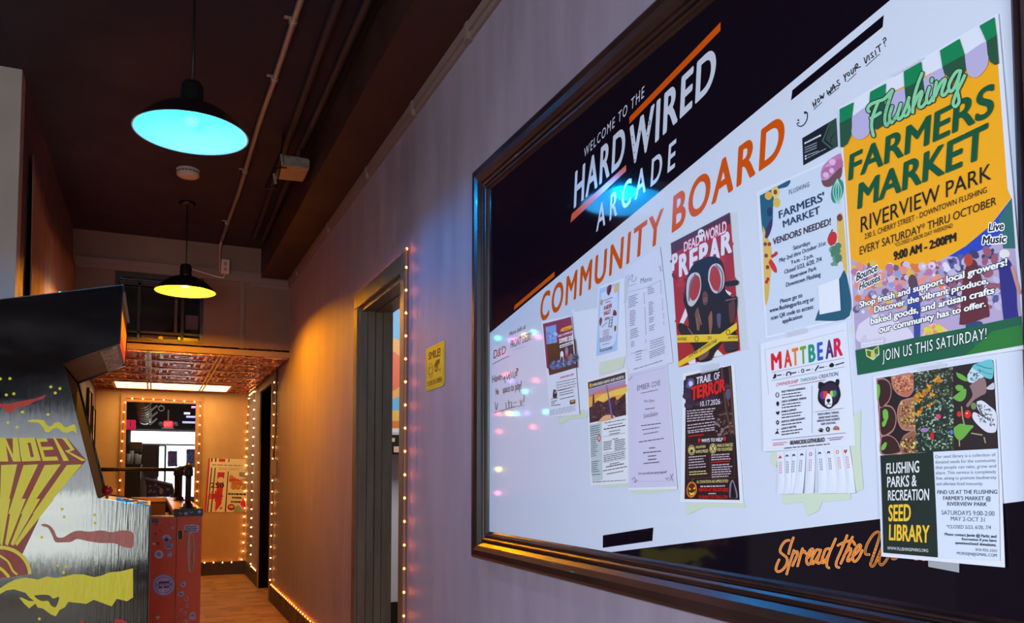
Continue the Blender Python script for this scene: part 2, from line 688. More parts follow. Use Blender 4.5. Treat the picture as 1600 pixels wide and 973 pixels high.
# trims
bm = bmesh.new()       # moulding along the right wall under the soffit
box(bm, D - 0.022, D, -2.6, YH, 2.655, 2.69)
box(bm, D - 0.012, D, -2.6, YH, 2.632, 2.655)
for yy in (6.2, 5.0, 4.0, 3.2, 2.55, 2.0):
    box(bm, D - 0.026, D, yy, yy + 0.03, 2.628, 2.695)
structure('trim_2', bm, M('moulding_paint', (132, 110, 106), 0.5))
bm = bmesh.new()       # band and battens on the header
box(bm, LW, 0.757, YH - 0.02, YH, 2.675, 2.72)
box(bm, LW, D - 0.02, YH - 0.016, YH, 2.64, 2.675)
box(bm, 0.60, 0.635, YH - 0.012, YH, 2.11, 2.64)
box(bm, 0.67, D - 0.02, YH - 0.006, YH, 2.61, 2.64)
box(bm, LW, D, YH - 0.012, YH, ZT - 0.01, ZT + 0.035)
structure('trim_3', bm, M('header_trim_paint', (124, 102, 96), 0.5))

bm = bmesh.new()
BH = 0.146
for (a, b) in ((-2.6, 3.306), (4.26, 7.52), (8.46, YE)):
    box(bm, D - 0.016, D, a, b, 0, BH, bev=0.004)
structure('baseboard_right', bm, MAT_BASE)
bm = bmesh.new()
box(bm, WX1 + 0.08, D, YE - 0.016, YE, 0, BH, bev=0.004)
box(bm, LW, WX0 - 0.08, YE - 0.016, YE, 0, BH, bev=0.004)
structure('baseboard_end', bm, MAT_BASE)
bm = bmesh.new()
box(bm, LW, LW + 0.016, 4.2, YE - 0.02, 0, BH, bev=0.004)
structure('baseboard_left', bm, MAT_BASE)

# near doorway: casing + deep panelled jamb
a, b, t = DOORS[0]
bm = bmesh.new()
TW = 0.080
TT = 0.022
box(bm, D - TT, D, b, b + TW, 0, t, bev=0.002)
box(bm, D - TT, D, 3.306, a, 0, t, bev=0.002)
box(bm, D - TT, D, 3.306, b + TW, t, t + TW, bev=0.003)
for (p, q, dp) in ((0.0, 0.03, 0.02), (0.034, 0.072, 0.014), (0.076, 0.112, 0.018), (0.116, WT + 0.004, 0.012)):
    box(bm, D + p - (0.012 if p == 0 else 0), D + q, b - dp, b, 0, t)
    box(bm, D + p, D + q, a, a + dp, 0, t)
    box(bm, D + p, D + q, a + dp, b - dp, t - dp, t)
structure('door_1', bm, MAT_TRIM)
# far doorway: casing and dark slab door
a, b, t = DOORS[1]
bm = bmesh.new()
box(bm, D - 0.016, D, a - 0.06, a, 0, t, mi=1, bev=0.002)
box(bm, D - 0.016, D, b, b + 0.06, 0, t, mi=1, bev=0.002)
box(bm, D - 0.016, D, a - 0.06, b + 0.06, t, t + 0.06, mi=1, bev=0.003)
box(bm, D + 0.09, D + 0.13, a, b, 0.0, t)
box(bm, D - 0.004, D + 0.09, b - 0.012, b - 0.001, 0.0, t)  # black liners paint the opening's shade onto the jamb and head
box(bm, D - 0.004, D + 0.09, a + 0.001, b - 0.001, t - 0.012, t - 0.001)
structure('door_2', bm, [M('dark_slab_and_shade', (6, 3, 3), 0.85, spec=0.1), M('tan_casing', (150, 118, 84), 0.5)])

# frame of the pass-through window
bm = bmesh.new()
for (x0, x1, z0, z1) in ((WX0 - 0.055, WX0 + 0.004, WZ0, WZ1 - 0.004), (WX1 - 0.004, WX1 + 0.06, WZ0, WZ1 - 0.004), (WX0 - 0.055, WX1 + 0.06, WZ1 - 0.004, WZ1 + 0.075)):
    box(bm, x0, x1, YE - 0.03, YE + 0.02, z0, z1, bev=0.004)
box(bm, WX0 - 0.06, WX1 + 0.065, YE - 0.06, YE + 0.02, WZ0 - 0.04, WZ0)
structure('window_1', bm, M('tan_window_casing', (176, 122, 74), 0.45))
# transom window in the header
bm = bmesh.new()
for (x0, x1, z0, z1) in ((-0.285, -0.262, 2.148, 2.60), (0.311, 0.334, 2.148, 2.60), (-0.285, 0.334, 2.125, 2.148), (-0.285, 0.334, 2.60, 2.638)):
    box(bm, x0, x1, YH - 0.004, YH + 0.05, z0, z1)
for xx in (-0.13, 0.175):
    box(bm, xx, xx + 0.02, YH + 0.045, YH + 0.06, 2.148, 2.6)
for zz in (2.19, 2.555):
    box(bm, -0.262, 0.311, YH + 0.045, YH + 0.06, zz, zz + 0.018)
box(bm, -0.262, 0.311, YH + 0.09, YH + 0.1, 2.148, 2.6, mi=1)
for (x0, x1, z0, z1) in ((-0.24, -0.14, 2.575, 2.595), (-0.10, 0.06, 2.575, 2.595), (0.21, 0.30, 2.25, 2.36), (0.13, 0.15, 2.22, 2.48), (-0.1, 0.02, 2.15, 2.185), (0.05, 0.16, 2.15, 2.185)):
    box(bm, x0, x1, YH + 0.083, YH + 0.089, z0, z1, mi=2)
structure('window_2', bm, [M('dark_transom_frame', (46, 28, 26), 0.4), MAT_GLASS, M('transom_slats', (92, 70, 66), 0.6)])
# shop window behind the photographer (its panes are where the daylight comes in)
bm = bmesh.new()
for (x0, x1, z0, z1) in ((-2.25, -2.2, 0.28, 2.08), (-0.1, -0.05, 0.28, 2.08), (-1.17, -1.13, 0.28, 2.08), (-2.25, -0.05, 0.28, 0.31), (-2.25, -0.05, 2.03, 2.08)):
    box(bm, x0, x1, -2.68, -2.6, z0, z1)
structure('window_3', bm, MAT_TRIM)
bm = bmesh.new()  # invented unseen window frame, goes with the added side fill
for (y0_, y1_, z0_, z1_) in ((-0.85, -0.8, 0.85, 2.45), (1.8, 1.85, 0.85, 2.45), (0.48, 0.52, 0.85, 2.45), (-0.85, 1.85, 0.85, 0.9), (-0.85, 1.85, 2.4, 2.45)):
    box(bm, -3.47, -3.4, y0_, y1_, z0_, z1_)
structure('added_fill_window', bm, MAT_TRIM)

# side room seen through the near doorway: mural wall
SY = 6.0
bm = bmesh.new()
box(bm, D + WT, 4.5, SY, SY + 0.1, 0, 3.0)
structure('wall_mural', bm, M('white_side_room_wall', (222, 222, 232), 0.5))
bm = bmesh.new()
box(bm, 4.5, 4.6, 2.0, SY, 0, 3.0)
box(bm, D + WT, 4.5, 1.9, 2.0, 0, 3.0)
structure('wall_side_room', bm, M('white_side_room_wall', (222, 222, 232), 0.5))
bm = bmesh.new()
box(bm, D + WT, 4.5, 2.0, SY, 3.0, 3.1)
structure('ceiling_side_room', bm, M('white_side_room_wall', (222, 222, 232), 0.5))
bm = bmesh.new()
z0, z1 = onY(618, 924, SY).z, onY(618, 900, SY).z
box(bm, D + WT, 4.5, SY - 0.02, SY, 0.0, 0.16)
structure('baseboard_mural', bm, MAT_BLACK)
# painted mural (flat paint on that wall)
s = Sheet('Y', SY - 0.002, 2e-4)


def band(za, zb, mat):
    s.L += 1
    s.items.append(([(D + WT, za), (3.6, za), (3.6, zb), (D + WT, zb)], [(0, 1, 2, 3)], mat, s.L * s.step))


zz = lambda py: onY(618, py, SY).z
band(zz(669), 2.6, INK(110, 190, 240))
xc = onY(600, 583, SY).x
for (top, bot, c) in ((527, 624, (246, 178, 96)), (547, 613, (240, 110, 70))):
    r = (zz(top) - zz(bot)) / 2 * 1.03
    zm = (zz(top) + zz(bot)) / 2
    s.L += 1
    s.items.append(([(xc + r * math.cos(k * math.pi / 24), zm + r * math.sin(k * math.pi / 24)) for k in range(48)], [tuple(range(48))], INK(*c), s.L * s.step))
band(zz(657.5), zz(641), INK(246, 196, 90))
band(zz(669), zz(657.5), INK(238, 130, 40))
band(zz(676), zz(669), INK(240, 240, 245))
o = s.build('mural')
tag(o, 'painted wall mural of orange rings and sky blue seen through the near doorway', 'mural')
# little display stand below the mural
r0 = empty('display_stand', (xc + 0.1, SY - 0.15, 0.0), 'small counter display below the painted mural, seen through the near doorway', 'display stand')
bm = bmesh.new()
box(bm, xc - 0.05, xc + 0.4, SY - 0.25, SY - 0.03, zz(710), zz(697), bev=0.004)
box(bm, xc - 0.05, xc + 0.4, SY - 0.10, SY - 0.03, zz(697), zz(680), bev=0.004)
link('rack', bm, MAT_BLACK, r0)
for k in range(4):
    bm = bmesh.new()
    box(bm, xc + 0.01 + k * 0.09, xc + 0.07 + k * 0.09, SY - 0.255, SY - 0.25, zz(708), zz(699))
    link('label_strip', bm, M('pale_orange_card', (236, 190, 160), 0.5), r0)
    bm = bmesh.new()
    box(bm, xc + 0.01 + k * 0.09, xc + 0.06 + k * 0.09, SY - 0.105, SY - 0.10, zz(691), zz(685))
    link('label_strip', bm, M('pale_orange_card', (236, 190, 160), 0.5), r0)
bm = bmesh.new()
for xx in (xc - 0.03, xc + 0.36):
    box(bm, xx, xx + 0.03, SY - 0.2, SY - 0.17, 0, zz(710))
link('leg', bm, MAT_BLACK, r0)

# ================================================================ LAMPS
def pendant(x, y, zr, R, emit, estr, label):
    r = empty('pendant_lamp', (x, y, ZC), label, 'lamp')
    bm = bmesh.new()
    lathe(bm, [(0.052, 0), (0.052, -0.012), (0.04, -0.026), (0.012, -0.032)], x, y, ZC, 24)
    link('ceiling_canopy', bm, MAT_BLACK, r, True)
    bm = bmesh.new()
    tube(bm, [(x, y, ZC - 0.03), (x + 0.002, y, (ZC + zr) / 2), (x, y, zr + R * 0.96)], 0.004)
    link('cord', bm, MAT_DARKCABLE, r, True)
    k = R / 0.19
    bm = bmesh.new()
    lathe(bm, [(0.012, 0.186), (0.03, 0.18), (0.037, 0.165), (0.037, 0.115), (0.045, 0.10)], x, y, zr, 28)
    o = link('socket_neck', bm, MAT_BLACK, r, True)
    outer = [(0.045, 0.101), (0.075, 0.094), (0.11, 0.078), (0.145, 0.052), (0.17, 0.026), (0.181, 0.010), (0.186, 0.004), (0.19, 0.0)]
    inner = [(0.19, 0.0), (0.186, -0.001), (0.180, 0.006), (0.167, 0.022), (0.143, 0.047), (0.108, 0.073), (0.074, 0.089), (0.04, 0.094), (0.0, 0.095)]
    bm = bmesh.new()
    lathe(bm, [(a * k, b * k) for a, b in outer], x, y, zr, 56, 0)
    # keep the shell open at the top and rim: remove lathe caps
    caps = [f for f in bm.faces if len(f.verts) > 8]
    bmesh.ops.delete(bm, geom=caps, context='FACES_ONLY')
    n0 = len(bm.faces)
    lathe(bm, [(max(a, 0.0001) * k, b * k) for a, b in inner], x, y, zr, 56, 1)
    caps = [f for f in bm.faces if len(f.verts) > 8 and f.calc_area() > 0.001]
    bmesh.ops.delete(bm, geom=caps, context='FACES_ONLY')
    link('shade', bm, [M('black_shade_enamel', (26, 16, 18), 0.25), M('white_shade_lining', (235, 235, 225), 0.35)], r, True)
    bm = bmesh.new()
    ball(bm, (x, y, zr + 0.054), 0.03, seg=16)
    lathe(bm, [(0.014, 0.078), (0.014, 0.092)], x, y, zr, 12)
    link('bulb', bm, M('bulb_' + label.split()[0], (255, 255, 255), 0.3, emit=emit, estr=estr), r, True)
    return r


pb = onY(299, 209, 2.97)
pendant(pb.x, pb.y, pb.z, 0.19, (0.0, 0.34, 1.0), 850, 'blue glowing black dome pendant lamp hanging nearest, above the smoke detector')
pendant(0.173, 5.70, 2.325, 0.191, (1.0, 0.36, 0.0003), 4000, 'yellow glowing black dome pendant lamp in front of the transom window')

# ceiling light panel at the end of the tin ceiling
p0, p1, p2, p3 = [onZ(x, y, ZT - 0.012) for x, y in ((178.8, 593.8), (360.6, 601.6), (356, 610), (181, 603.9))]
lx0, lx1, ly0, ly1 = p0.x, p1.x, (p0.y + p1.y) / 2, min((p2.y + p3.y) / 2, YE - 0.05)
r = empty('ceiling_light', ((lx0 + lx1) / 2, (ly0 + ly1) / 2, ZT), 'long warm white light panel set in the copper ceiling above the pass-through window', 'light')
bm = bmesh.new()
for (a, b, c, d) in ((lx0 - 0.03, lx1 + 0.03, ly0 - 0.03, ly0), (lx0 - 0.03, lx1 + 0.03, ly1, ly1 + 0.03), (lx0 - 0.03, lx0, ly0, ly1), (lx1, lx1 + 0.03, ly0, ly1)):
    box(bm, a, b, c, d, ZT - 0.026, ZT, bev=0.003)
link('frame', bm, M('brass_panel_frame', (210, 140, 70), 0.3, 0.8), r)
bm = bmesh.new()
box(bm, lx0, lx1, ly0, ly1, ZT - 0.02, ZT - 0.014)
link('diffuser', bm, M('warm_diffuser', (255, 240, 210), 0.5, emit=(1.0, 0.66, 0.26), estr=9), r)

# ================================================================ FAIRY LIGHTS
_bulb_me = {}


def bulb_mesh(key, col, e, rad):
    if key not in _bulb_me:
        bm = bmesh.new()
        ball(bm, (0, 0, 0), rad, seg=10, squash=1.3)
        me = bpy.data.meshes.new('bulb')
        bm.to_mesh(me)
        bm.free()
        me.materials.append(M('fairy_' + key, (255, 200, 150), 0.3, emit=col, estr=e))
        for p in me.polygons:
            p.use_smooth = True
        _bulb_me[key] = me
    return _bulb_me[key]


def resample(path, step, off=0.0):
    out, acc = [], -off
    for a, b in zip(path[:-1], path[1:]):
        a, b = Vector(a), Vector(b)
        l = (b - a).length
        t = -acc
        while t <= l:
            if t >= 0:
                out.append(a + (b - a) * (t / l))
            t += step
        acc = -(t - l)
    return out


def fairy(path, label, step=0.097, col=(1.0, 0.16, 0.014), e=48, key='amber', rad=0.0042, bulbs=None, wire=MAT_CABLE, group=None):
    r = empty('string_light', path[0], label, 'string light', group)
    bm = bmesh.new()
    tube(bm, path, 0.0022, 6)
    link('wire', bm, wire, r)
    for p in (bulbs or [(q, key, col, e) for q in resample(path, step, 0.03)]):
        q, k, c, en = p
        o = bpy.data.objects.new('bulb', bulb_mesh(k, c, en, rad))
        COL.objects.link(o)
        o.location = q
        o.parent = r
        o.matrix_parent_inverse = Matrix.Translation(r.location).inverted()
    return r


q = onX(635.2, 404, 0.961)
xf = D - 0.0265
fairy([(xf, q.y, 0.12), (xf, q.y + 0.002, 1.0), (xf, q.y, 2.075), (D - 0.006, q.y + 0.05, 2.081), (D - 0.006, 4.27, 2.081)],
      'amber string lights down the near casing of the near doorway and over its top', wire=M('pink_wire', (200, 120, 110), 0.35))
fairy([(D - 0.014, 4.268, 2.07), (D - 0.014, 4.268, 0.16), (D - 0.010, 4.30, 0.152), (D - 0.010, 5.6, 0.152), (D - 0.010, 7.49, 0.152)],
      'amber string lights along the top of the right baseboard between the two doorways', e=120)
pts = [onX(px, py, D - 0.022) for px, py in ((421.8, 911), (422.5, 880), (424.5, 800), (426.5, 690), (428, 640), (429, 612), (428.3, 592))]
fairy(pts, 'amber string lights on the near side of the far dark doorway', col=(1.0, 0.42, 0.10), key='gold', e=60)
bm = bmesh.new()
pb_ = onX(428, 730, D - 0.02)
r = empty('plug_box', (pb_.x, pb_.y, pb_.z), 'small grey plug box on the string lights beside the far dark doorway', 'plug box')
box(bm, D - 0.045, D - 0.002, pb_.y - 0.035, pb_.y + 0.035, pb_.z - 0.07, pb_.z + 0.07, bev=0.006)
link('case', bm, M('grey_plug_plastic', (128, 110, 96), 0.45), r)
bm = bmesh.new()
tube(bm, [(D - 0.02, pb_.y, pb_.z + 0.068), (D - 0.025, pb_.y - 0.03, pb_.z + 0.15), (D - 0.01, pb_.y - 0.02, pb_.z + 0.3), (D - 0.008, pb_.y - 0.02, 2.05)], 0.006)
link('lead', bm, MAT_DARKCABLE, r)
pts = [onX(px, py, D - 0.008) for px, py in ((388.9, 618), (397.5, 610.3))]
pts += [onX(px, py, D - 0.008) for px, py in ((396.5, 650), (394.6, 720), (392.6, 800), (391.3, 883), (399.5, 892))]
cx = [onY(px, py, YE - 0.012) for px, py in ((375, 877.5), (379.5, 870), (382, 800), (385, 720), (386.5, 660))]
pts = cx + pts
fairy(pts, 'amber string lights looped in a tall rectangle in the right corner of the end wall', col=(1.0, 0.42, 0.10), key='gold')
pts = [onY(px, py, YE - 0.036) for px, py in ((186, 770), (191, 690), (194, 640), (197, 622), (250, 624), (313, 628), (311, 700), (306.5, 800))]
fairy(pts, 'amber string lights around the casing of the pass-through window', col=(1.0, 0.46, 0.12), key='gold', step=0.105)
pts = [onY(px, py, YE - 0.02) for px, py in ((315, 879), (345, 878.5), (374, 877.5))]
fairy(pts, 'short run of amber string lights along the baseboard under the end wall poster', col=(1.0, 0.46, 0.12), key='gold', step=0.095)

# multicolour string draped across the left wall behind the arcade cabinet
COLS = {'g': (0.05, 1.0, 0.45), 'b': (0.18, 0.10, 1.0), 'p': (1.0, 0.12, 0.35), 'y': (1.0, 0.75, 0.08), 'r': (1.0, 0.08, 0.10), 'c': (0.1, 0.9, 0.75)}
bl = []
for px, py, k in ((778, 528, 'g'), (797, 531, 'b'), (806, 531, 'p'), (820, 524, 'y'), (834, 519, 'c'), (841, 526, 'p'), (783, 551, 'p'), (798, 595, 'b'), (791, 585, 'r'),
                  (837, 594, 'r'), (821, 611, 'c'), (779, 646, 'r'), (796, 646, 'y'), (806, 646, 'c'), (823, 645, 'b'), (853, 643, 'c'), (888, 651, 'c'),
                  (833, 667, 'r'), (780, 674, 'r'), (779, 733, 'y'), (778, 770, 'p')):
    d = ray(px, py)
    P = EYEV + d * (BX / d.x)
    dr = Vector((-d.x, d.y, d.z))
    P = P + dr * ((LW + 0.075 - P.x) / dr.x)
    bl.append((P, 'multi_' + k, COLS[k], 26))
fairy([p[0] for p in bl], 'multicoloured string lights draped on the left wall behind the arcade cabinet', rad=0.014, bulbs=bl, wire=MAT_DARKCABLE)

# ================================================================ CEILING FITTINGS
sd = onZ(294, 270, ZC - 0.02)
r = empty('smoke_detector', (sd.x, sd.y, ZC), 'round white smoke detector on the dark ceiling between the two pendant lamps', 'smoke detector')
bm = bmesh.new()
lathe(bm, [(0.066, 0), (0.066, -0.012), (0.060, -0.014)], sd.x, sd.y, ZC, 32)
link('base_plate', bm, M('cream_plastic', (200, 176, 166), 0.5), r, True)
bm = bmesh.new()
lathe(bm, [(0.060, -0.014), (0.064, -0.018), (0.063, -0.036), (0.052, -0.045), (0.02, -0.048), (0.0001, -0.048)], sd.x, sd.y, ZC, 32)
link('cover', bm, M('cream_plastic', (200, 176, 166), 0.5), r, True)
bm = bmesh.new()
for k in range(10):
    an = math.pi + (k + 0.5) * math.pi / 10
    box(bm, sd.x + 0.063 * math.cos(an) - 0.006, sd.x + 0.063 * math.cos(an) + 0.006, sd.y + 0.063 * math.sin(an) - 0.003, sd.y + 0.063 * math.sin(an) + 0.003, ZC - 0.024, ZC - 0.019)
link('vent_slots', bm, M('slot_grey', (60, 50, 50), 0.6), r)

# conduit
pp = [onZ(px, py, ZC - 0.014) for px, py in ((530, -185), (470, 0), (436, 103), (428, 128), (412, 172), (404, 196), (374, 298), (346, 376))]
r = empty('conduit_pipe', pp[2], 'thin galvanised conduit pipe running along the dark ceiling', 'conduit')
bm = bmesh.new()
tube(bm, pp, 0.0125, 10)
tube(bm, [pp[-1], (pp[-1].x, YH - 0.012, ZC - 0.03), (pp[-1].x + 0.004, YH - 0.012, 2.70)], 0.0105, 10)
link('pipe', bm, MAT_GREYMETAL, r, True)
for px, py in ((458, 34), (429, 124), (383, 268), (355, 348)):
    c = onZ(px, py, ZC - 0.014)
    bm = bmesh.new()
    lathe(bm, [(0.0165, -0.012), (0.0165, 0.012)], c.x, c.y, c.z, 14, axis='y')
    box(bm, c.x - 0.034, c.x, c.y - 0.009, c.y + 0.009, ZC - 0.004, ZC)
    link('strap', bm, MAT_GREYMETAL, r)
for pl, lab in ((((530, 0), (487, 118), (445, 235), (399, 370)), 'dark painted ceiling pipe nearest the conduit'), (((576, 0), (523, 118), (470, 235), (412, 374)), 'dark painted ceiling pipe next to the soffit')):
    r = [onZ(px, py, ZC - 0.02) for px, py in pl]
    r = [r[0] + (r[0] - r[1]) * 1.5] + r
    bm = bmesh.new()
    tube(bm, r, 0.019, 10)
    o = link('ceiling_pipe', bm, M('dark_pipe_paint', (46, 30, 36), 0.55), None, True)
    tag(o, lab, 'pipe', 'dark painted pipes on the ceiling')

# old metal floodlight under the ceiling
fy = 4.3
A, B, C_ = onY(443, 241, fy), onY(484, 239, fy), onY(484, 264, fy)
fyb = onZ(460, 284, C_.z).y
r = empty('floodlight', (A.x, fy, A.z), 'small silver box floodlight with a black wire bracket hung beside the soffit', 'floodlight')
bm = bmesh.new()
zt, zb = A.z, C_.z
vs = [bm.verts.new(v) for v in ((A.x, fy, zt), (B.x, fy, zt), (B.x, fy, zb), (A.x - 0.004, fy, zb + 0.004),
                                (A.x - 0.01, fyb, zt - 0.03), (B.x + 0.005, fyb, zt - 0.03), (B.x + 0.005, fyb, zb + 0.005), (A.x - 0.02, fyb, zb - 0.002))]
for f in ((0, 1, 2, 3), (4, 7, 6, 5), (0, 4, 5, 1), (3, 2, 6, 7), (0, 3, 7, 4), (1, 5, 6, 2)):
    bm.faces.new([vs[i] for i in f])
bmesh.ops.bevel(bm, geom=bm.edges[:], offset=0.006, segments=2, affect='EDGES')
link('housing', bm, noisy('brushed_silver', (150, 138, 130), (176, 162, 150), (30, 30, 30), 3, (0.3, 0.5), 0.1, metal=0.7), r)
bm = bmesh.new()
tube(bm, [onY(px, py, fy) for px, py in ((440, 234), (427, 264), (414, 295))], 0.004, 6)
tube(bm, [onY(px, py, fy) for px, py in ((440, 234), (438, 262), (430, 300))], 0.004, 6)
tube(bm, [onY(px, py, fy) for px, py in ((414, 295), (424, 293), (434, 297))], 0.004, 6)
tube(bm, [onY(px, py, fy) for px, py in ((427, 264), (438, 262), (448, 262))], 0.004, 6)
tube(bm, [(onY(440, 234, fy).x, fy, onY(440, 234, fy).z), (onY(440, 234, fy).x + 0.01, fy, ZC)], 0.005, 6)
link('bracket', bm, MAT_PIPE, r)
bm = bmesh.new()
tube(bm, [(B.x - 0.03, fy + 0.1, zt - 0.02), (B.x - 0.03, fy + 0.1, ZC)], 0.006, 6)
link('hanger_rod', bm, MAT_PIPE, r)
for (a, b) in (((439.5, 241), (441.5, 258)), ((428, 271), (431, 287))):
    p, q = onY(*a, fy - 0.01), onY(*b, fy - 0.01)
    bm = bmesh.new()
    tube(bm, [p, p + (q - p) * 0.1, p + (q - p) * 0.9, q], 0.008, 10)
    link('lamp_socket', bm, MAT_GREYMETAL, r, True)

# outlet box with cord on the header
a, b = onY(345, 408, YH), onY(357, 431, YH)
r = empty('outlet_box', ((a.x + b.x) / 2, YH, (a.z + b.z) / 2), 'cream outlet box with a white cord below the conduit on the header wall', 'outlet')
bm = bmesh.new()
box(bm, a.x, b.x, YH - 0.075, YH - 0.021, b.z, a.z, bev=0.004)
link('box', bm, M('cream_plastic', (200, 176, 166), 0.5), r)
bm = bmesh.new()
w = (b.x - a.x)
for k in (0.3, 0.68):
    zc_ = b.z + (a.z - b.z) * k
    box(bm, a.x + w * 0.3, a.x + w * 0.7, YH - 0.078, YH - 0.074, zc_ - 0.014, zc_ + 0.014, bev=0.001)
link('socket', bm, M('socket_tan', (150, 126, 116), 0.5), r)
bm = bmesh.new()
tube(bm, [onY(px, py, YH - 0.045) for px, py in ((351, 430), (349, 434), (338, 432), (322, 427), (302, 421), (285, 412))], 0.0045, 8)
link('cord', bm, MAT_WHITEPL, r, True)

# brown curtain swagged on the left wall
top = [(52.5, 240), (56, 258), (64, 290), (78, 335), (95, 372), (113, 402)]
tp = [onX(px, py, LW + 0.02) for px, py in top]
bm = bmesh.new()
NS, NT = 72, 16
cols = []
for i in range(NS + 1):
    u = i / NS
    y = tp[0].y + (YH - 0.03 - tp[0].y) * u
    for a, b in zip(tp[:-1], tp[1:]):
        if a.y <= y <= b.y + 1e-6:
            z1 = a.z + (b.z - a.z) * (y - a.y) / (b.y - a.y)
            break
    else:
        z1 = tp[-1].z
    z1 = min(z1, 2.70)
    col = []
    for k in range(NT + 1):
        v = k / NT
        z = z1 + (0.9 - z1) * v
        amp = 0.012 * math.exp(-((u - 0.12) / 0.16) ** 2) * (0.35 + 0.65 * v) + 0.005 * math.exp(-((u - 1) / 0.05) ** 2)
        x = LW + 0.016 + amp * math.sin(u * 78 + v * 3) + 0.003 * math.sin(u * 17 + v * 4)
        col.append(bm.verts.new((x, y + 0.02 * v * math.sin(u * 9), z)))
    cols.append(col)
for i in range(NS):
    for k in range(NT):
        bm.faces.new((cols[i][k], cols[i + 1][k], cols[i + 1][k + 1], cols[i][k + 1]))
o = link('curtain', bm, noisy('brown_curtain_cloth', (146, 106, 96), (168, 122, 108), (14, 14, 5), 5, (0.7, 0.85), 0.12), None, True)
md = o.modifiers.new('thick', 'SOLIDIFY')
md.thickness = 0.003
tag(o, 'brown cloth curtain with a slanted top hung on the dark left wall', 'curtain')

# framed pictures on the left wall of the low corridor
for (ya, yb, za, zb, lab) in ((8.35, 8.75, 1.50, 1.92, 'thin black picture frame on the left corridor wall, nearer of two'), (8.95, 9.35, 1.30, 1.80, 'thin black picture frame on the left corridor wall, farther of two')):
    r = empty('picture_frame', (LW, (ya + yb) / 2, (za + zb) / 2), lab, 'picture')
    bm = bmesh.new()
    for (p, q, s_, t_) in ((ya, yb, za, za + 0.02), (ya, yb, zb - 0.02, zb), (ya, ya + 0.02, za + 0.02, zb - 0.02), (yb - 0.02, yb, za + 0.02, zb - 0.02)):
        box(bm, LW, LW + 0.025, p, q, s_, t_)
    link('frame', bm, MAT_BLACK, r)
    bm = bmesh.new()
    box(bm, LW, LW + 0.012, ya + 0.02, yb - 0.02, za + 0.02, zb - 0.02)
    link('print', bm, noisy('muted_print', (120, 84, 60), (206, 160, 100), (6, 9, 9), 3, (0.4, 0.5), 0), r)

# ================================================================ STICKERED HALF WALL WITH PIPE RAIL
CYN, CTZ = 5.1, 0.919
r = empty('rail_plinth', (0.2, CYN, 0), 'narrow red-ended half wall with a wooden ledge and stickers, beside the arcade cabinet', 'half wall')
bm = bmesh.new()
box(bm, 0.115, 0.276, CYN + 0.02, 8.0, CTZ - 0.04, CTZ, bev=0.003)
link('ledge', bm, noisy('varnished_ledge_wood', (206, 160, 96), (226, 184, 120), (14, 1.6, 14), 5, (0.16, 0.28), 0.03), r)
bm = bmesh.new()
box(bm, 0.117, 0.277, CYN, CYN + 0.02, CTZ - 0.041, CTZ + 0.002, bev=0.002)
link('ledge_end', bm, M('black_ledge_end', (22, 16, 16), 0.4), r)
bm = bmesh.new()
box(bm, 0.14, 0.262, CYN + 0.03, 7.98, 0, CTZ - 0.04)
link('wall_body', bm, M('brown_half_wall', (96, 56, 38), 0.55), r)
bm = bmesh.new()
box(bm, 0.137, 0.272, CYN + 0.004, CYN + 0.03, 0, CTZ - 0.041, bev=0.002)
MRED = noisy('red_painted_panel', (232, 90, 44), (240, 98, 48), (6, 6, 3), 4, (0.4, 0.55), 0.03)
link('end_panel', bm, MRED, r)

r3 = empty('rail_plinth', (-0.19, 7.92, 0), 'far half wall running left from the stickered one, with a wooden ledge under the rail', 'half wall')
bm = bmesh.new()
box(bm, -0.50, 0.112, 7.84, 8.0, CTZ - 0.04, CTZ, bev=0.003)
link('ledge', bm, noisy('varnished_ledge_wood', (0, 0, 0), (0, 0, 0)), r3)
bm = bmesh.new()
box(bm, -0.50, 0.112, 7.86, 7.98, 0, CTZ - 0.04)
link('wall_body', bm, M('brown_half_wall', (96, 56, 38), 0.55), r3)
r2 = empty('swing_gate', (0.06, CYN, 0), 'red stickered gate panel with a brass top edge between the cabinet and the half wall', 'gate')
bm = bmesh.new()
box(bm, -0.34, 0.1345, CYN + 0.004, CYN + 0.03, 0.02, 0.876, bev=0.002)
link('panel', bm, MRED, r2)
bm = bmesh.new()
box(bm, -0.34, 0.122, CYN, CYN + 0.034, 0.876, 0.884)
link('top_edge', bm, M('brass_edge', (222, 176, 96), 0.25, 0.8), r2)

# handle hole
bm = bmesh.new()
hc = onY(281.5, 835.5, CYN)


def oval(bm, cx, cz, rx, rz, y0, y1, hole, n=28):
    A = []
    for i in range(n):
        an = 2 * math.pi * i / n
        c, s_ = math.cos(an), math.sin(an)
        e = 0.55
        fx, fz = math.copysign(abs(c) ** e, c), math.copysign(abs(s_) ** e, s_)
        A.append([bm.verts.new((cx + fx * rx, y1, cz + fz * rz)), bm.verts.new((cx + fx * rx, y0, cz + fz * rz)),
                  bm.verts.new((cx + fx * (rx - hole), y0, cz + fz * (rz - hole))), bm.verts.new((cx + fx * (rx - hole), y1, cz + fz * (rz - hole)))])
    for i in range(n):
        a, b = A[i], A[(i + 1) % n]
        for k in range(3):
            bm.faces.new((a[k], b[k], b[k + 1], a[k + 1]))
    return A


oval(bm, hc.x, hc.z, 0.017, 0.032, CYN - 0.008, CYN + 0.004, 0.006)
link('handle_ring', bm, M('brass_edge', (222, 176, 96), 0.25, 0.8), r, True)
bm = bmesh.new()
A = oval(bm, hc.x, hc.z, 0.0115, 0.0265, CYN - 0.002, CYN + 0.0035, 0.0113)
link('handle_pocket', bm, M('handle_pocket', (50, 40, 38), 0.5), r)

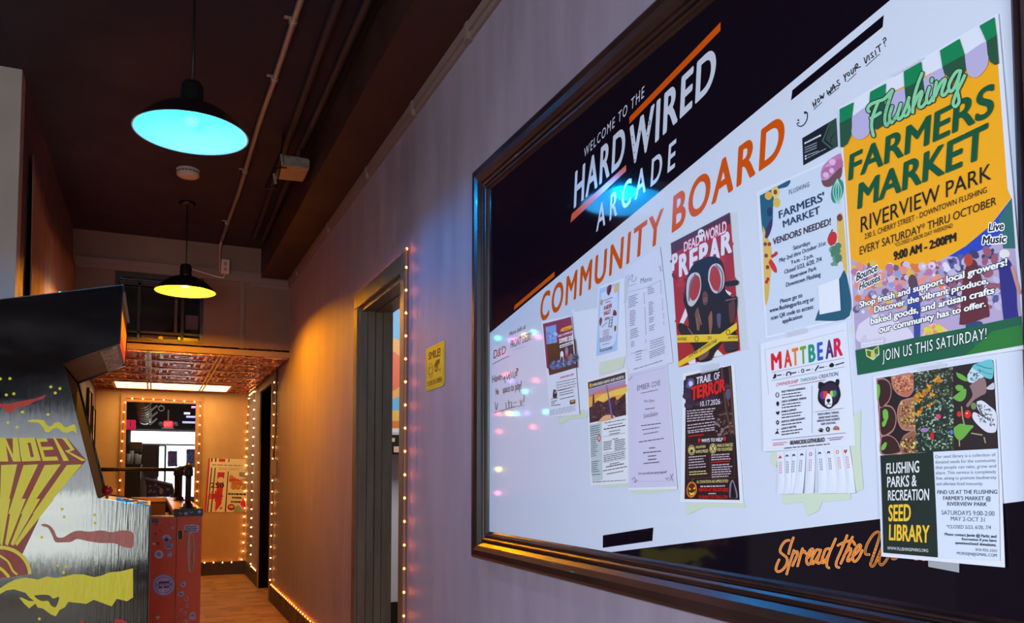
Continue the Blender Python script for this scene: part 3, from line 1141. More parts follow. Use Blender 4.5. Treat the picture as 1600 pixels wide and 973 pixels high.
# stickers on the red panels and the ledge end
S = Sheet('Y', CYN + 0.0035, 1.2e-4, 5).crop(225, 800, 5.62)
LIL, GRE, PNK, DKP, CRM = INK(196, 176, 196), INK(150, 150, 172), INK(190, 110, 130), INK(60, 40, 60), INK(246, 222, 178)


def sticker(name, label, fn):
    s_ = Sheet('Y', CYN + 0.0036, 1.2e-4, 7).crop(225, 800, 5.62)
    fn(s_)
    return tag(s_.build(name), label, 'sticker', 'stickers on the red panels')


def f_round(s_):
    s_.ell(172, 640, 100, 98, GRE, n=36)
    s_.ell(172, 640, 90, 88, INK(206, 196, 214), n=36)
    s_.ring(172, 640, 78, 76, 10, GRE, 30)
    s_.poly([(128, 610), (222, 605), (222, 620), (128, 625)], DKP)
    s_.text('THE STATION', DKP, 100, 626, 650, 246, 622, 646, bold=0.02)
    s_.poly([(126, 655), (160, 652), (160, 665), (126, 668)], DKP)
    s_.poly([(172, 652), (222, 648), (222, 661), (172, 665)], DKP)
    s_.stroke([(128, 690), (160, 700), (176, 670), (150, 716), (186, 710)], 6, WHITE)


sticker('sticker', 'large round silver lilac sticker with banner lettering low on the red gate', f_round)


def f_paw(s_):
    s_.blob([(160, 225), (172, 200), (198, 196), (228, 205), (240, 228), (225, 250), (200, 268), (172, 258)], GRE)
    s_.blob([(180, 240), (198, 226), (214, 238), (204, 256), (188, 254)], DKP)
    for x, y in ((172, 218), (190, 206), (212, 208), (228, 224)):
        s_.ell(x, y, 7, 8, WHITE)


sticker('sticker', 'grey paw-shaped sticker high on the red gate', f_paw)


def f_oz(s_):
    s_.blob([(182, 300), (190, 276), (250, 272), (252, 300), (240, 322), (190, 322)], LIL)
    s_.text('OZ', DKP, 188, 276, 304, 244, 274, 302, bold=0.03)
    s_.stroke([(190, 314), (215, 306), (240, 314)], 5, DKP)


sticker('sticker', 'lilac sticker with two dark letters below the paw sticker on the red gate', f_oz)


def f_circ(s_):
    s_.ell(131, 370, 41, 39, LIL, n=28)
    s_.ring(131, 370, 32, 30, 6, WHITE)
    s_.ell(131, 370, 20, 18, GRE)


sticker('sticker', 'small round lilac sticker with a white ring at mid height on the red gate', f_circ)
sticker('sticker', 'small square grey sticker beside the round ringed one on the red gate', lambda s_: (s_.poly([(200, 348), (248, 344), (248, 390), (200, 395)], GRE), s_.blob([(206, 372), (240, 352), (244, 384), (214, 388)], LIL)))
sticker('sticker', 'grey rectangular sticker at the top left corner of the red gate', lambda s_: s_.poly([(68, 62), (126, 58), (126, 92), (68, 94)], INK(110, 84, 110)))
sticker('sticker', 'small grey oval sticker at the top right of the red gate', lambda s_: (s_.ell(250, 136, 17, 15, GRE), s_.ell(250, 138, 10, 8, LIL)))
for x, y, w_, h_, m_, lab in ((110, 108, 12, 14, INK(140, 80, 90), 'dull pink blob sticker under the rectangle sticker'), (200, 90, 11, 14, INK(150, 110, 110), 'pale brown diamond sticker near the gate top'),
                              (238, 86, 13, 10, PNK, 'pink bird-like sticker near the gate top right'), (188, 146, 10, 10, INK(150, 110, 110), 'tiny dusty sticker in the middle of the gate top'),
                              (141, 162, 9, 12, INK(140, 90, 90), 'tiny brown sticker left of the gate middle'), (102, 192, 15, 12, INK(130, 80, 110), 'mauve blob sticker on the left of the gate'),
                              (86, 278, 17, 8, CRM, 'cream dash sticker on the left of the gate'), (122, 276, 15, 13, INK(120, 70, 90), 'mauve round sticker beside the cream dash'),
                              (120, 926, 0, 0, CRM, '')):
    if lab:
        sticker('sticker', lab, lambda s_, x=x, y=y, w_=w_, h_=h_, m_=m_: s_.blob([(x - w_, y), (x - w_ * 0.4, y - h_), (x + w_ * 0.7, y - h_ * 0.7), (x + w_, y + h_ * 0.2), (x + w_ * 0.2, y + h_)], m_))
sticker('sticker', 'tiny cream heart sticker at the bottom of the red gate', lambda s_: s_.blob([(120, 945), (104, 922), (112, 910), (120, 918), (130, 908), (138, 920)], CRM))


def f_burst(s_):
    s_.blob([(348, 138), (362, 114), (400, 112), (412, 106), (440, 110), (478, 116), (484, 142), (470, 170), (430, 176), (414, 184), (390, 172), (360, 160)], INK(196, 190, 206))
    s_.greek(DKP, 362, 124, 472, 120, 3, 18, 10)


sticker('sticker', 'jagged grey burst sticker with dark lettering at the top of the red end panel', f_burst)


def f_strip(s_):
    s_.poly([(386, 182), (440, 180), (438, 526), (384, 528)], INK(206, 122, 84))
    for k in range(26):
        s_.ell(394 + (k * 37 % 11), 196 + k * 12.6, 4, 4, INK(246, 222, 200))
    s_.stroke([(424, 200), (434, 300), (418, 400), (432, 500), (410, 512)], 8, INK(190, 84, 52))
    s_.ring(413, 353, 30, 172, 5, INK(236, 190, 140), 30)


sticker('sticker', 'tall narrow orange and white patterned sticker strip on the red end panel', f_strip)
for x, y, w_, h_, m_, lab in ((342, 634, 26, 26, LIL, 'slanted pale feather-like sticker under the tall strip'), (322, 718, 30, 26, LIL, 'pale bone-shaped sticker on the red end panel'),
                              (372, 760, 20, 20, INK(206, 150, 150), 'dusty pink round sticker on the lower end panel'), (306, 792, 12, 12, INK(206, 140, 130), 'small pink sticker low left on the end panel'),
                              (376, 822, 14, 18, INK(206, 150, 160), 'pale pink leaf sticker low on the end panel'), (322, 858, 14, 14, INK(206, 150, 160), 'small pink flower sticker low on the end panel'),
                              (362, 886, 13, 20, INK(190, 160, 190), 'lilac leaf sticker low on the end panel'), (306, 936, 13, 13, INK(180, 110, 120), 'dull red ring sticker at the bottom of the end panel'),
                              (364, 956, 20, 16, INK(206, 180, 160), 'cream sticker cut by the bottom of the end panel')):
    sticker('sticker', lab, lambda s_, x=x, y=y, w_=w_, h_=h_, m_=m_: (s_.blob([(x - w_, y + h_ * .3), (x - w_ * 0.4, y - h_ * .6), (x + w_ * 0.8, y - h_), (x + w_, y + h_ * 0.1), (x + w_ * 0.1, y + h_)], m_), s_.ell(x, y, w_ * .3, h_ * .3, DKP)))
sticker('sticker', 'lilac ghost-shaped sticker at the bottom right of the end panel', lambda s_: (s_.blob([(398, 948), (400, 900), (412, 880), (432, 876), (450, 888), (456, 946), (440, 938), (426, 950), (412, 940)], LIL), s_.ell(428, 904, 16, 12, PNK)))

Sx = Sheet('Y', CYN - 0.0004, 1.2e-4, 3).crop(140, 700, 7.484)
Sx.stroke([(1050, 752), (1062, 768), (1080, 762)], 8, LIL)
o = tag(Sx.build('sticker'), 'small pale curl sticker on the left of the black ledge end', 'sticker', 'stickers on the ledge end')
Sx = Sheet('Y', CYN - 0.0004, 1.2e-4, 3).crop(140, 700, 7.484)
Sx.ell(1128, 764, 22, 20, LIL)
Sx.ring(1128, 764, 15, 13, 5, GRE)
tag(Sx.build('sticker'), 'round pale sticker in the middle of the black ledge end', 'sticker', 'stickers on the ledge end')
Sx = Sheet('Y', CYN - 0.0004, 1.2e-4, 3).crop(140, 700, 7.484)
Sx.stroke([(1168, 740), (1186, 754), (1206, 742)], 9, GRE)
tag(Sx.build('sticker'), 'grey smile-shaped sticker right of the round one on the ledge end', 'sticker', 'stickers on the ledge end')
Sx = Sheet('Y', CYN - 0.0004, 1.2e-4, 3).crop(140, 700, 7.484)
Sx.blob([(1262, 742), (1280, 724), (1308, 738), (1290, 762), (1272, 758)], INK(70, 180, 236))
Sx.ell(1286, 740, 8, 6, WHITE)
tag(Sx.build('sticker'), 'bright blue sticker on the right of the black ledge end', 'sticker', 'stickers on the ledge end')

# pipe rail
RZ = 1.165
r = empty('pipe_rail', (0.2, 5.2, CTZ), 'black iron pipe handrail standing on the wooden ledge', 'handrail')
for nm, yy, zz_ in (('post', 5.22, RZ), ('post', 6.8, RZ), ('post', 7.86, RZ)):
    bm = bmesh.new()
    lathe(bm, [(0.017, 0), (0.017, zz_ - CTZ - 0.02)], 0.198, yy, CTZ, 14)
    p = link('post', bm, MAT_PIPE, r, True)
    bm = bmesh.new()
    lathe(bm, [(0.048, 0), (0.048, 0.006), (0.03, 0.010), (0.024, 0.03), (0.019, 0.03)], 0.198, yy, CTZ, 20)
    link('flange', bm, MAT_PIPE, r, True)
    bm = bmesh.new()
    ball(bm, (0.198, yy, zz_), 0.023, seg=16)
    lathe(bm, [(0.024, -0.055), (0.026, -0.05), (0.026, -0.02), (0.022, -0.0)], 0.198, yy, zz_, 16)
    link('fitting', bm, MAT_PIPE, r, True)
bm = bmesh.new()
tube(bm, [(0.198, 5.22, RZ), (0.198, 6.8, RZ), (0.198, 7.9, RZ)], 0.017, 12)
link('rail', bm, MAT_PIPE, r, True)
bm = bmesh.new()
tube(bm, [(0.198, 7.88, RZ), (-0.3, 7.88, RZ), (LW + 0.01, 7.88, RZ)], 0.017, 12)
link('rail', bm, MAT_PIPE, r, True)

# ================================================================ BAR ROOM BEYOND THE PASS-THROUGH WINDOW
FY = 13.2
bm = bmesh.new()
box(bm, -2.4, 2.6, FY, FY + 0.1, 0, 2.8)
structure('wall_bar_room', bm, M('dark_bar_wall', (58, 44, 42), 0.6))
bm = bmesh.new()
box(bm, -2.5, -2.4, YE + 0.1, FY + 0.1, 0, 2.8)
box(bm, 2.5, 2.6, YE + 0.1, FY + 0.1, 0, 2.8)
structure('wall_bar_sides', bm, M('dark_bar_wall', (58, 44, 42), 0.6))
bm = bmesh.new()
box(bm, -2.5, 2.6, YE + 0.1, FY + 0.1, 2.7, 2.8)
structure('ceiling_bar_room', bm, M('dark_bar_ceiling', (60, 50, 50), 0.7))


def fbox(bm, px0, py0, px1, py1, y0, y1, mi=0, bev=0.0):
    a, b = onY(px0, py0, y0), onY(px1, py1, y0)
    box(bm, min(a.x, b.x), max(a.x, b.x), y0, y1, min(a.z, b.z), max(a.z, b.z), mi, bev)


SKYM = M('bright_window_pane', (255, 255, 255), 0.4, emit=(0.88, 1.0, 1.0), estr=2.6)
bm = bmesh.new()
fbox(bm, 205, 673, 330, 694, FY - 0.03, FY - 0.01)
fbox(bm, 258, 696, 330, 775, FY - 0.03, FY - 0.01)
fbox(bm, 248, 697, 257, 752, FY - 0.03, FY - 0.01)
fbox(bm, 205, 693.8, 330, 696.2, FY - 0.05, FY - 0.01, 1)
fbox(bm, 257, 696, 258.5, 775, FY - 0.05, FY - 0.01, 1)
fbox(bm, 202, 670.5, 330, 673, FY - 0.05, FY - 0.01, 1)
structure('window_4', bm, [SKYM, M('pale_mullion', (150, 170, 170), 0.5)])


def poster_far(pxq, lab, c1, c2):
    s_ = Sheet('Y', FY - 0.055, 4e-4, 9)
    s_.paper(pxq, c1, 0.004)
    s_.spots(pxq, 60, 1.0, 1.6, c2)
    tag(s_.build('window_poster'), lab, 'poster', 'posters in the bar room window')


poster_far([(262, 705), (277, 704), (277, 728), (262, 729)], 'blue and red poster in the bright bar room window', INK(150, 170, 230), [INK(220, 90, 90), INK(120, 120, 210)])
poster_far([(291, 702), (307, 701), (307, 730), (291, 731)], 'blue dotted poster at the right of the bar room window', INK(170, 200, 245), [INK(90, 110, 220), INK(160, 110, 210)])

# brown partition and ledge clutter
bm = bmesh.new()
fbox(bm, 220.5, 695, 248, 745, 12.8, 12.86)
structure('wall_bar_partition', bm, M('brown_partition', (104, 78, 66), 0.6))
r = empty('bar_cabinet', (onY(209, 775, 11.0).x, 11.0, 0), 'dark cabinet holding white cups, seen left in the pass-through window', 'cabinet')
bm = bmesh.new()
a, b = onY(192, 727, 11.0), onY(220, 727, 11.0)
box(bm, a.x, b.x, 11.0, 11.5, 0, a.z, bev=0.006)
link('body', bm, M('dark_cabinet_paint', (40, 26, 26), 0.5), r)
bm = bmesh.new()
box(bm, a.x - 0.01, b.x + 0.012, 10.98, 11.52, a.z, a.z + 0.018, bev=0.004)
link('top', bm, M('black_cabinet_top', (20, 16, 18), 0.3), r)
ct = a.z + 0.018
k = 0
for px, h in ((200.5, 0.13), (205, 0.17), (213, 0.13), (217, 0.12)):
    c = onY(px, 720, 11.15)
    bm = bmesh.new()
    lathe(bm, [(0.018, 0), (0.023, h * 0.5), (0.027, h), (0.025, h), (0.02, h * 0.4), (0.0001, 0.01)], c.x, 11.12 + 0.14 * (k % 2), ct, 16)
    tag(link('cup_stack', bm, M('white_cup', (236, 232, 236), 0.4), None, True), ['leftmost white cup stack on the dark back cabinet', 'tallest white cup stack on the dark back cabinet', 'white cup stack right of the tallest one on the dark back cabinet', 'rightmost white cup stack on the dark back cabinet'][k], 'cups', 'white cups on the back cabinet')
    k += 1
r = empty('cardboard_box', (onY(212, 702, 11.25).x, 11.25, onY(212, 702, 11.25).z), 'small brown box on a wall bracket above the white cups', 'box')
bm = bmesh.new()
fbox(bm, 203, 690, 222, 702, 11.3, 11.5, bev=0.006)
link('carton', bm, M('brown_carton', (176, 128, 84), 0.6), r)
bm = bmesh.new()
fbox(bm, 205, 702, 221, 705, 11.3, 11.5)
a = onY(205, 704, 11.3)
box(bm, a.x, a.x + 0.02, 11.36, 11.5, ct, a.z + 0.012)
link('bracket', bm, M('grey_shelf', (110, 100, 104), 0.5), r)
# leaning grey board
bm = bmesh.new()
p = [onY(px, py, 11.6) for px, py in ((220.5, 735), (224, 737), (229, 760), (228, 790), (218, 790))]
prism(bm, [(v.x, v.z) for v in p][::-1], 11.54, 11.58)
a = min(v.z for v in p)
box(bm, p[4].x, p[3].x, 11.54, 11.58, 0, a)
tag(link('grey_board', bm, M('grey_board', (134, 124, 132), 0.5)), 'upright grey board beside the dark back cabinet', 'board')
# pinball machine
r = empty('pinball_machine', (onY(252, 770, 11.6).x, 11.6, 0), 'dark pinball machine with a slanted top seen through the pass-through window', 'pinball machine')
p = [onY(px, py, 11.6) for px, py in ((228, 747), (270, 757), (272, 764), (272, 790), (229, 790))]
bm = bmesh.new()
prism(bm, [(v.x, v.z) for v in p][::-1], 11.6, 12.2)
link('body', bm, M('purple_black_body', (54, 38, 56), 0.35), r)
bm = bmesh.new()
q0, q1 = onY(227, 746, 11.59), onY(270, 756, 11.59)
prism(bm, [(q0.x, q0.z + 0.005), (q1.x, q1.z + 0.005), (q1.x, q1.z - 0.022), (q0.x, q0.z - 0.022)], 11.585, 12.2)
link('side_rail', bm, M('mauve_rail', (150, 120, 140), 0.3, 0.3), r)
bm = bmesh.new()
for x0 in (p[4].x + 0.02, p[3].x - 0.08):
    for y0 in (11.62, 12.12):
        box(bm, x0, x0 + 0.06, y0, y0 + 0.06, 0, p[3].z)
link('leg', bm, MAT_BLACK, r)
s_ = Sheet('Y', 11.596, 4e-4, 4)
q_ = [(233, 755), (268, 762), (268, 778), (233, 778)]
s_.paper(q_, INK(64, 44, 84), 0.002)
s_.spots(q_, 40, 2.2, 1.4, [INK(120, 80, 150), INK(60, 40, 110), INK(170, 120, 120), INK(40, 28, 50)])
s_.ell(252, 767, 3, 5, INK(206, 140, 120))
s_.build('side_art', r)
# signs and ceiling items
r = empty('exit_sign', (onY(263, 662, 12.2).x, 12.2, onY(263, 662, 12.2).z), 'red EXIT sign with two emergency lamps, centre of the pass-through window', 'exit sign')
bm = bmesh.new()
fbox(bm, 255.5, 657, 270.5, 667.5, 12.2, 12.27, bev=0.01)
link('sign', bm, M('exit_red', (240, 30, 40), 0.4, emit=(1.0, 0.03, 0.06), estr=0.8), r)
s_ = Sheet('Y', 12.198, 4e-4)
s_.text('EXIT', M('exit_letters', (255, 130, 130), 0.4, emit=(1.0, 0.25, 0.25), estr=0.9), 257, 659, 665.5, 269, 659.4, 665.9, bold=0.03)
s_.build('lettering', r)
for px in (251, 274.5):
    c = onY(px, 662, 12.22)
    bm = bmesh.new()
    lathe(bm, [(0.0001, -0.02), (0.026, -0.02), (0.032, 0.0), (0.02, 0.035), (0.0001, 0.04)], c.x, 12.22, c.z, 16, axis='y')
    link('emergency_lamp', bm, M('grey_lamp_head', (150, 130, 126), 0.4), r, True)
bm = bmesh.new()
fbox(bm, 253, 667.5, 272, 669, 12.2, 12.27)
fbox(bm, 262, 640, 264, 657, 12.23, 12.25)
link('mount', bm, M('grey_lamp_head', (150, 130, 126), 0.4), r)
r = empty('red_wall_sign', (onY(205, 663, 11.3).x, 11.3, onY(205, 663, 11.3).z), 'pinkish red sign with a white mark at the left edge of the pass-through window', 'sign')
bm = bmesh.new()
fbox(bm, 196, 655.5, 212, 671, 11.3, 11.33, bev=0.006)
link('panel', bm, M('pink_red_sign', (226, 36, 70), 0.4, emit=(1.0, 0.03, 0.12), estr=0.5), r)
s_ = Sheet('Y', 11.298, 4e-4)
s_.poly([(202.5, 658), (205, 658), (205.2, 666), (202.6, 666)], WHITE)
s_.stroke([(199, 669), (209, 669)], 1.0, INK(250, 190, 200))
s_.build('white_mark', r)
# ribbed silver duct
r = empty('flexible_duct', onY(224, 640, 11.0), 'ribbed silver air duct with pointed fins under the bar room ceiling', 'duct')
bm = bmesh.new()
a, b = onY(221, 622, 10.6), onY(226.5, 654, 12.0)
dv = (b - a)
pr = []
tube(bm, [a, b], 0.085, 20)
for k in range(1, 9):
    c = a + dv * (k / 9)
    tube(bm, [c - dv * 0.012, c + dv * 0.012], 0.092, 20)
ball(bm, b, 0.085, seg=16)
link('duct_body', bm, M('duct_foil', (214, 206, 176), 0.3, 0.35), r, True)
for k, (px, py) in enumerate(((236, 629), (237, 640), (237.5, 650), (237, 660))):
    c = onY(px, py, 11.2 + k * 0.2)
    y0 = 11.2 + k * 0.2
    bm = bmesh.new()
    prism(bm, [(c.x - 0.07, c.z + 0.02), (c.x - 0.02, c.z - 0.035), (c.x + 0.07, c.z + 0.05), (c.x + 0.06, c.z + 0.065), (c.x - 0.02, c.z - 0.005), (c.x - 0.07, c.z + 0.045)], y0, y0 + 0.03)
    link('fin', bm, M('grey_fin', (176, 168, 172), 0.35, 0.3), r)
bm = bmesh.new()
c = onY(252, 638, 12.0)
for i in range(24):
    pass
tube(bm, [(c.x + 0.035 * math.cos(i * math.pi / 12), 12.0, c.z + 0.035 * math.sin(i * math.pi / 12)) for i in range(25)], 0.007, 8)
tube(bm, [(c.x, 12.0, c.z + 0.035), (c.x, 12.0, 2.7)], 0.004, 6)
tag(link('ring_fitting', bm, M('grey_fin', (176, 168, 172), 0.35, 0.3), None, True), 'small grey ring hanging from the bar room ceiling', 'ring')
for (x0, x1, y_, c, nm) in ((299, 315, 636, (0.75, 0.15, 1.0), 'violet'), (287.5, 297, 645.5, (0.9, 0.85, 1.0), 'white'), (291, 315, 651, (0.30, 0.32, 1.0), 'blue'), (285, 315, 659.5, (0.30, 0.34, 1.0), 'indigo')):
    yq = {'violet': 11.4, 'white': 11.6, 'blue': 11.8, 'indigo': 12.0}[nm]
    a, b = onY(x0, y_, yq), onY(x1, y_, yq)
    r = empty('neon_tube', (a.x, yq, a.z), {'violet': 'violet neon tube, topmost of the tubes at the right of the pass-through window', 'white': 'short white neon tube below the violet one', 'blue': 'blue neon tube between the white one and the lowest one', 'indigo': 'longest blue neon tube, lowest of the four'}[nm], 'neon tube', 'neon tubes in the bar room')
    bm = bmesh.new()
    tube(bm, [a, (b.x, yq, a.z)], 0.014, 10)
    link('glass_tube', bm, M('neon_' + nm, (255, 255, 255), 0.3, emit=c, estr=1.1), r, True)
    bm = bmesh.new()
    tube(bm, [(b.x - 0.01, yq, a.z), (b.x - 0.01, yq, 2.7)], 0.003, 6)
    link('hanger', bm, MAT_BLACK, r)

# ================================================================ END WALL POSTER
s = Sheet('Y', YE - 0.004, 6e-5, 11)
s.crop(310, 700, 7.485)
YEL = INK(250, 226, 170)
RED = INK(206, 44, 32)
s.paper([(118, 118), (588, 130), (560, 748), (68, 748)], YEL, 0.003)
s.poly([(118, 118), (138, 118), (92, 748), (68, 748)], RED)
for x in (150, 196):
    s.poly([(x, 118), (x + 16, 118), (x + 14, 160), (x - 2, 160)], BLACK)
s.poly([(240, 122), (316, 126), (312, 160), (238, 158)], RED)
s.poly([(352, 126), (364, 126), (360, 164), (350, 164)], BLACK)
s.greek(INK(190, 160, 110), 160, 186, 556, 200, 1, 10, 14)
s.text('GRAND KNIGHTS', INK(226, 178, 100), 230, 222, 254, 476, 230, 262, bold=0.03)
for x in (150, 192):
    s.poly([(x, 226), (x + 12, 226), (x - 38, 745), (x - 52, 745)], BLACK)
s.poly([(226, 280), (308, 282), (268, 652), (194, 745), (206, 560)], RED)
s.ell(262, 372, 40, 34, YEL)
s.text('250', BLACK, 140, 404, 462, 300, 406, 464, bold=0.02)
for k in range(12):
    a_ = k * math.pi / 6
    s.stroke([(200, 560), (200 + 84 * math.cos(a_), 560 + 56 * math.sin(a_))], 16, INK(190, 30, 40), smooth=False, up=(k == 0))
s.poly([(344, 270), (354, 270), (322, 745), (308, 745)], BLACK)
s.blob([(356, 390), (372, 312), (440, 350), (520, 400), (470, 420), (400, 410)], INK(240, 130, 60))
s.greek(DKP, 480, 282, 575, 290, 3, 18, 12)
s.text('ABSOLUTE', INK(190, 30, 30), 356, 356, 386, 572, 360, 390, bold=0.03)
s.text("80'S", INK(226, 150, 40), 384, 408, 478, 556, 412, 482, bold=0.04, halo=BLACK, hoff=0.07)
s.greek(BLACK, 348, 524, 560, 530, 1, 40, 20, ragged=0.05)
s.greek(BLACK, 392, 566, 510, 570, 1, 40, 22, ragged=0.05)
s.greek(BLACK, 380, 616, 505, 620, 1, 40, 20, ragged=0.05)
s.ell(384, 690, 44, 38, INK(150, 30, 24))
s.ell(384, 684, 30, 16, INK(240, 170, 90))
s.blob([(408, 745), (450, 670), (500, 690), (540, 745)], INK(150, 170, 110))
s.blob([(490, 660), (524, 580), (548, 640), (552, 700), (530, 720), (512, 690)], INK(226, 30, 60))
s.blob([(232, 684), (252, 700), (280, 684), (262, 714)], INK(60, 80, 50))
tag(s.build('wall_poster'), 'cream and red event poster on the tan end wall right of the pass-through window', 'poster')

# ================================================================ ARCADE CABINET
AY, AW = 3.10, 0.66
prof_px = [(-110, 490), (0, 468), (193, 445), (187, 536), (97, 567), (151, 779), (235, 790)]
pp = [(onY(x, y, AY).x, onY(x, y, AY).z) for x, y in prof_px]
fx = pp[-1][0]
pp += [(fx, 0.02), (pp[0][0], 0.02)]
CAB = noisy('scuffed_black_side_paint', (15, 13, 15), (30, 27, 28), (3, 3, 9), 8, (0.06, 0.15), 0.04, (130, 130, 7), ramp=(0.42, 0.72), spec=0.6)
r = empty('arcade_cabinet', (pp[2][0] - 0.3, AY, 0), 'tall black upright arcade cabinet with yellow and red side art at the left', 'arcade cabinet')
for nm, y0, y1 in (('side_panel', AY, AY + 0.02), ('side_panel', AY + AW - 0.02, AY + AW)):
    bm = bmesh.new()
    prism(bm, pp, y0, y1)
    bmesh.ops.bevel(bm, geom=[e for e in bm.edges if abs(e.verts[0].co.y - e.verts[1].co.y) < 1e-6], offset=0.003, segments=1, affect='EDGES')
    link(nm, bm, CAB, r)
# edge moulding of the near panel
bm = bmesh.new()
tube(bm, [(x - 0.001, AY + 0.01, z) for x, z in pp[1:8]], 0.0045, 6)
link('edge_moulding', bm, M('worn_edge_moulding', (120, 104, 88), 0.35, 0.3), r)


def slab(name, i, j, inset, thick, mat, a=0.0, b=1.0):
    (x0, z0), (x1, z1) = pp[i], pp[j]
    P0 = Vector((x0 + (x1 - x0) * a, 0, z0 + (z1 - z0) * a))
    P1 = Vector((x0 + (x1 - x0) * b, 0, z0 + (z1 - z0) * b))
    d = (P1 - P0).normalized()
    n = Vector((-d.z, 0, d.x)) * -1       # inward for this winding
    q = [P0 + n * inset, P1 + n * inset, P1 + n * (inset + thick), P0 + n * (inset + thick)]
    bm_ = bmesh.new()
    prism(bm_, [(v.x, v.z) for v in q], AY + 0.02, AY + AW - 0.02)
    return link(name, bm_, mat, r)


slab('top_board', 0, 2, 0.004, 0.018, MAT_BLACK)
slab('marquee_trim', 2, 3, 0.004, 0.012, M('dark_marquee_trim', (60, 40, 40), 0.3, 0.5), 0.0, 0.36)
slab('marquee', 2, 3, 0.003, 0.012, M('backlit_orange_marquee', (255, 120, 10), 0.3, emit=(1.0, 0.24, 0.0), estr=0.8), 0.36, 0.76)
slab('marquee_lower', 2, 3, 0.003, 0.012, M('backlit_red_marquee', (226, 30, 14), 0.3, emit=(1.0, 0.04, 0.01), estr=0.65), 0.76, 0.98)
slab('speaker_panel', 3, 4, 0.004, 0.018, noisy('brown_speaker_panel', (40, 26, 22), (70, 46, 36), (5, 5, 5), 4, (0.4, 0.5), 0.04), 0.0, 1.0)
slab('screen_bezel', 4, 5, 0.004, 0.02, M('dark_bezel_board', (16, 10, 8), 0.75, spec=0.15))
slab('control_panel', 5, 6, 0.003, 0.018, M('cream_control_panel', (206, 176, 120), 0.35))
slab('front_board', 6, 7, 0.003, 0.018, MAT_BLACK)
slab('back_board', 8, 0, 0.004, 0.018, MAT_BLACK)
bm = bmesh.new()
box(bm, pp[0][0] + 0.02, fx - 0.02, AY + 0.03, AY + AW - 0.03, 0.0, 0.02)
link('base', bm, MAT_BLACK, r)
# instruction card under the marquee
(x0, z0), (x1, z1) = pp[3], pp[4]
bm = bmesh.new()
q = [(x0 + (x1 - x0) * t, z0 + (z1 - z0) * t - 0.004) for t in (0.06, 0.36)]
prism(bm, [q[0], q[1], (q[1][0], q[1][1] + 0.006), (q[0][0], q[0][1] + 0.006)], AY + 0.05, AY + AW - 0.05)
link('instruction_card', bm, noisy('worn_instruction_card', (120, 110, 100), (190, 180, 160), (40, 40, 40), 3, (0.4, 0.5), 0, ramp=(0.5, 0.55)), r)
# joystick and buttons
(cx0, cz0), (cx1, cz1) = pp[5], pp[6]


def cp(t):
    return (cx0 + (cx1 - cx0) * t, cz0 + (cz1 - cz0) * t)


c = cp(0.14)
bm = bmesh.new()
jy = AY + 0.17
tube(bm, [(c[0], jy, c[1]), (c[0] + 0.002, jy, c[1] + 0.03)], 0.005, 8)
link('joystick_shaft', bm, MAT_GREYMETAL, r, True)
jb = onY(168, 766, jy)
bm = bmesh.new()
ball(bm, (jb.x, jy, jb.z), 0.018, seg=20)
link('joystick_ball', bm, M('red_joystick_ball', (190, 14, 22), 0.15), r, True)
for t, yy, cc in ((0.42, AY + 0.10, (150, 200, 230)), (0.50, AY + 0.22, (40, 130, 150)), (0.58, AY + 0.14, (70, 160, 190)), (0.68, AY + 0.26, (220, 110, 50)), (0.80, AY + 0.12, (170, 190, 210)), (0.86, AY + 0.2, (170, 190, 210)), (0.36, AY + 0.3, (206, 214, 236))):
    q = cp(t)
    bm = bmesh.new()
    lathe(bm, [(0.013, 0), (0.013, 0.003), (0.0095, 0.005), (0.009, 0.007), (0.0001, 0.008)], q[0], yy, q[1] - 0.001, 18)
    link('button', bm, M('button_%d_%d_%d' % cc, cc, 0.25), r, True)

# side art
s = Sheet('Y', AY - 0.0006, 4e-5, 21)
AYL = noisy('art_yellow', (240, 222, 36), (246, 230, 50), (30, 30, 8), 4, (0.3, 0.42), 0.1, (50, 50, 11), spec=0.25)
ARD = noisy('art_brick_red', (150, 52, 44), (168, 62, 52), (30, 30, 8), 4, (0.34, 0.46), 0.1, (50, 50, 11), spec=0.25)
ART = noisy('art_scarlet', (196, 34, 20), (206, 42, 26), (30, 30, 8), 4, (0.3, 0.42), 0.1, (50, 50, 11), spec=0.25)
APK = noisy('art_worn_pink', (196, 84, 72), (176, 104, 92), (60, 60, 18), 6, (0.4, 0.5), 0.15, (50, 50, 11))
s.crop(0, 590, 4.633)
s.blob([(-60, 170), (0, 186), (60, 188), (120, 176), (200, 160), (270, 146), (332, 122), (310, 152), (250, 172), (200, 200), (120, 222), (84, 252), (50, 250), (10, 214), (-60, 200)], ART)
s.blob([(194, 316), (230, 304), (290, 304), (316, 308), (338, 340), (366, 352), (400, 328), (430, 322), (450, 340), (476, 358), (510, 346), (542, 340), (552, 384), (556, 402), (526, 384), (486, 398), (450, 390), (420, 366), (390, 366), (360, 392), (330, 390), (312, 360), (280, 326), (230, 322)], AYL)
for (x, y) in ((72, 6), (2, 8), (368, 66), (434, 78), (400, 110), (46, 124), (100, 116), (162, 248), (348, 266), (58, 324), (124, 358), (450, 950), (-70, 40), (-120, 90)):
    s.ell(x, y, 12, 11, AYL, n=12, up=False)
s.L += 1
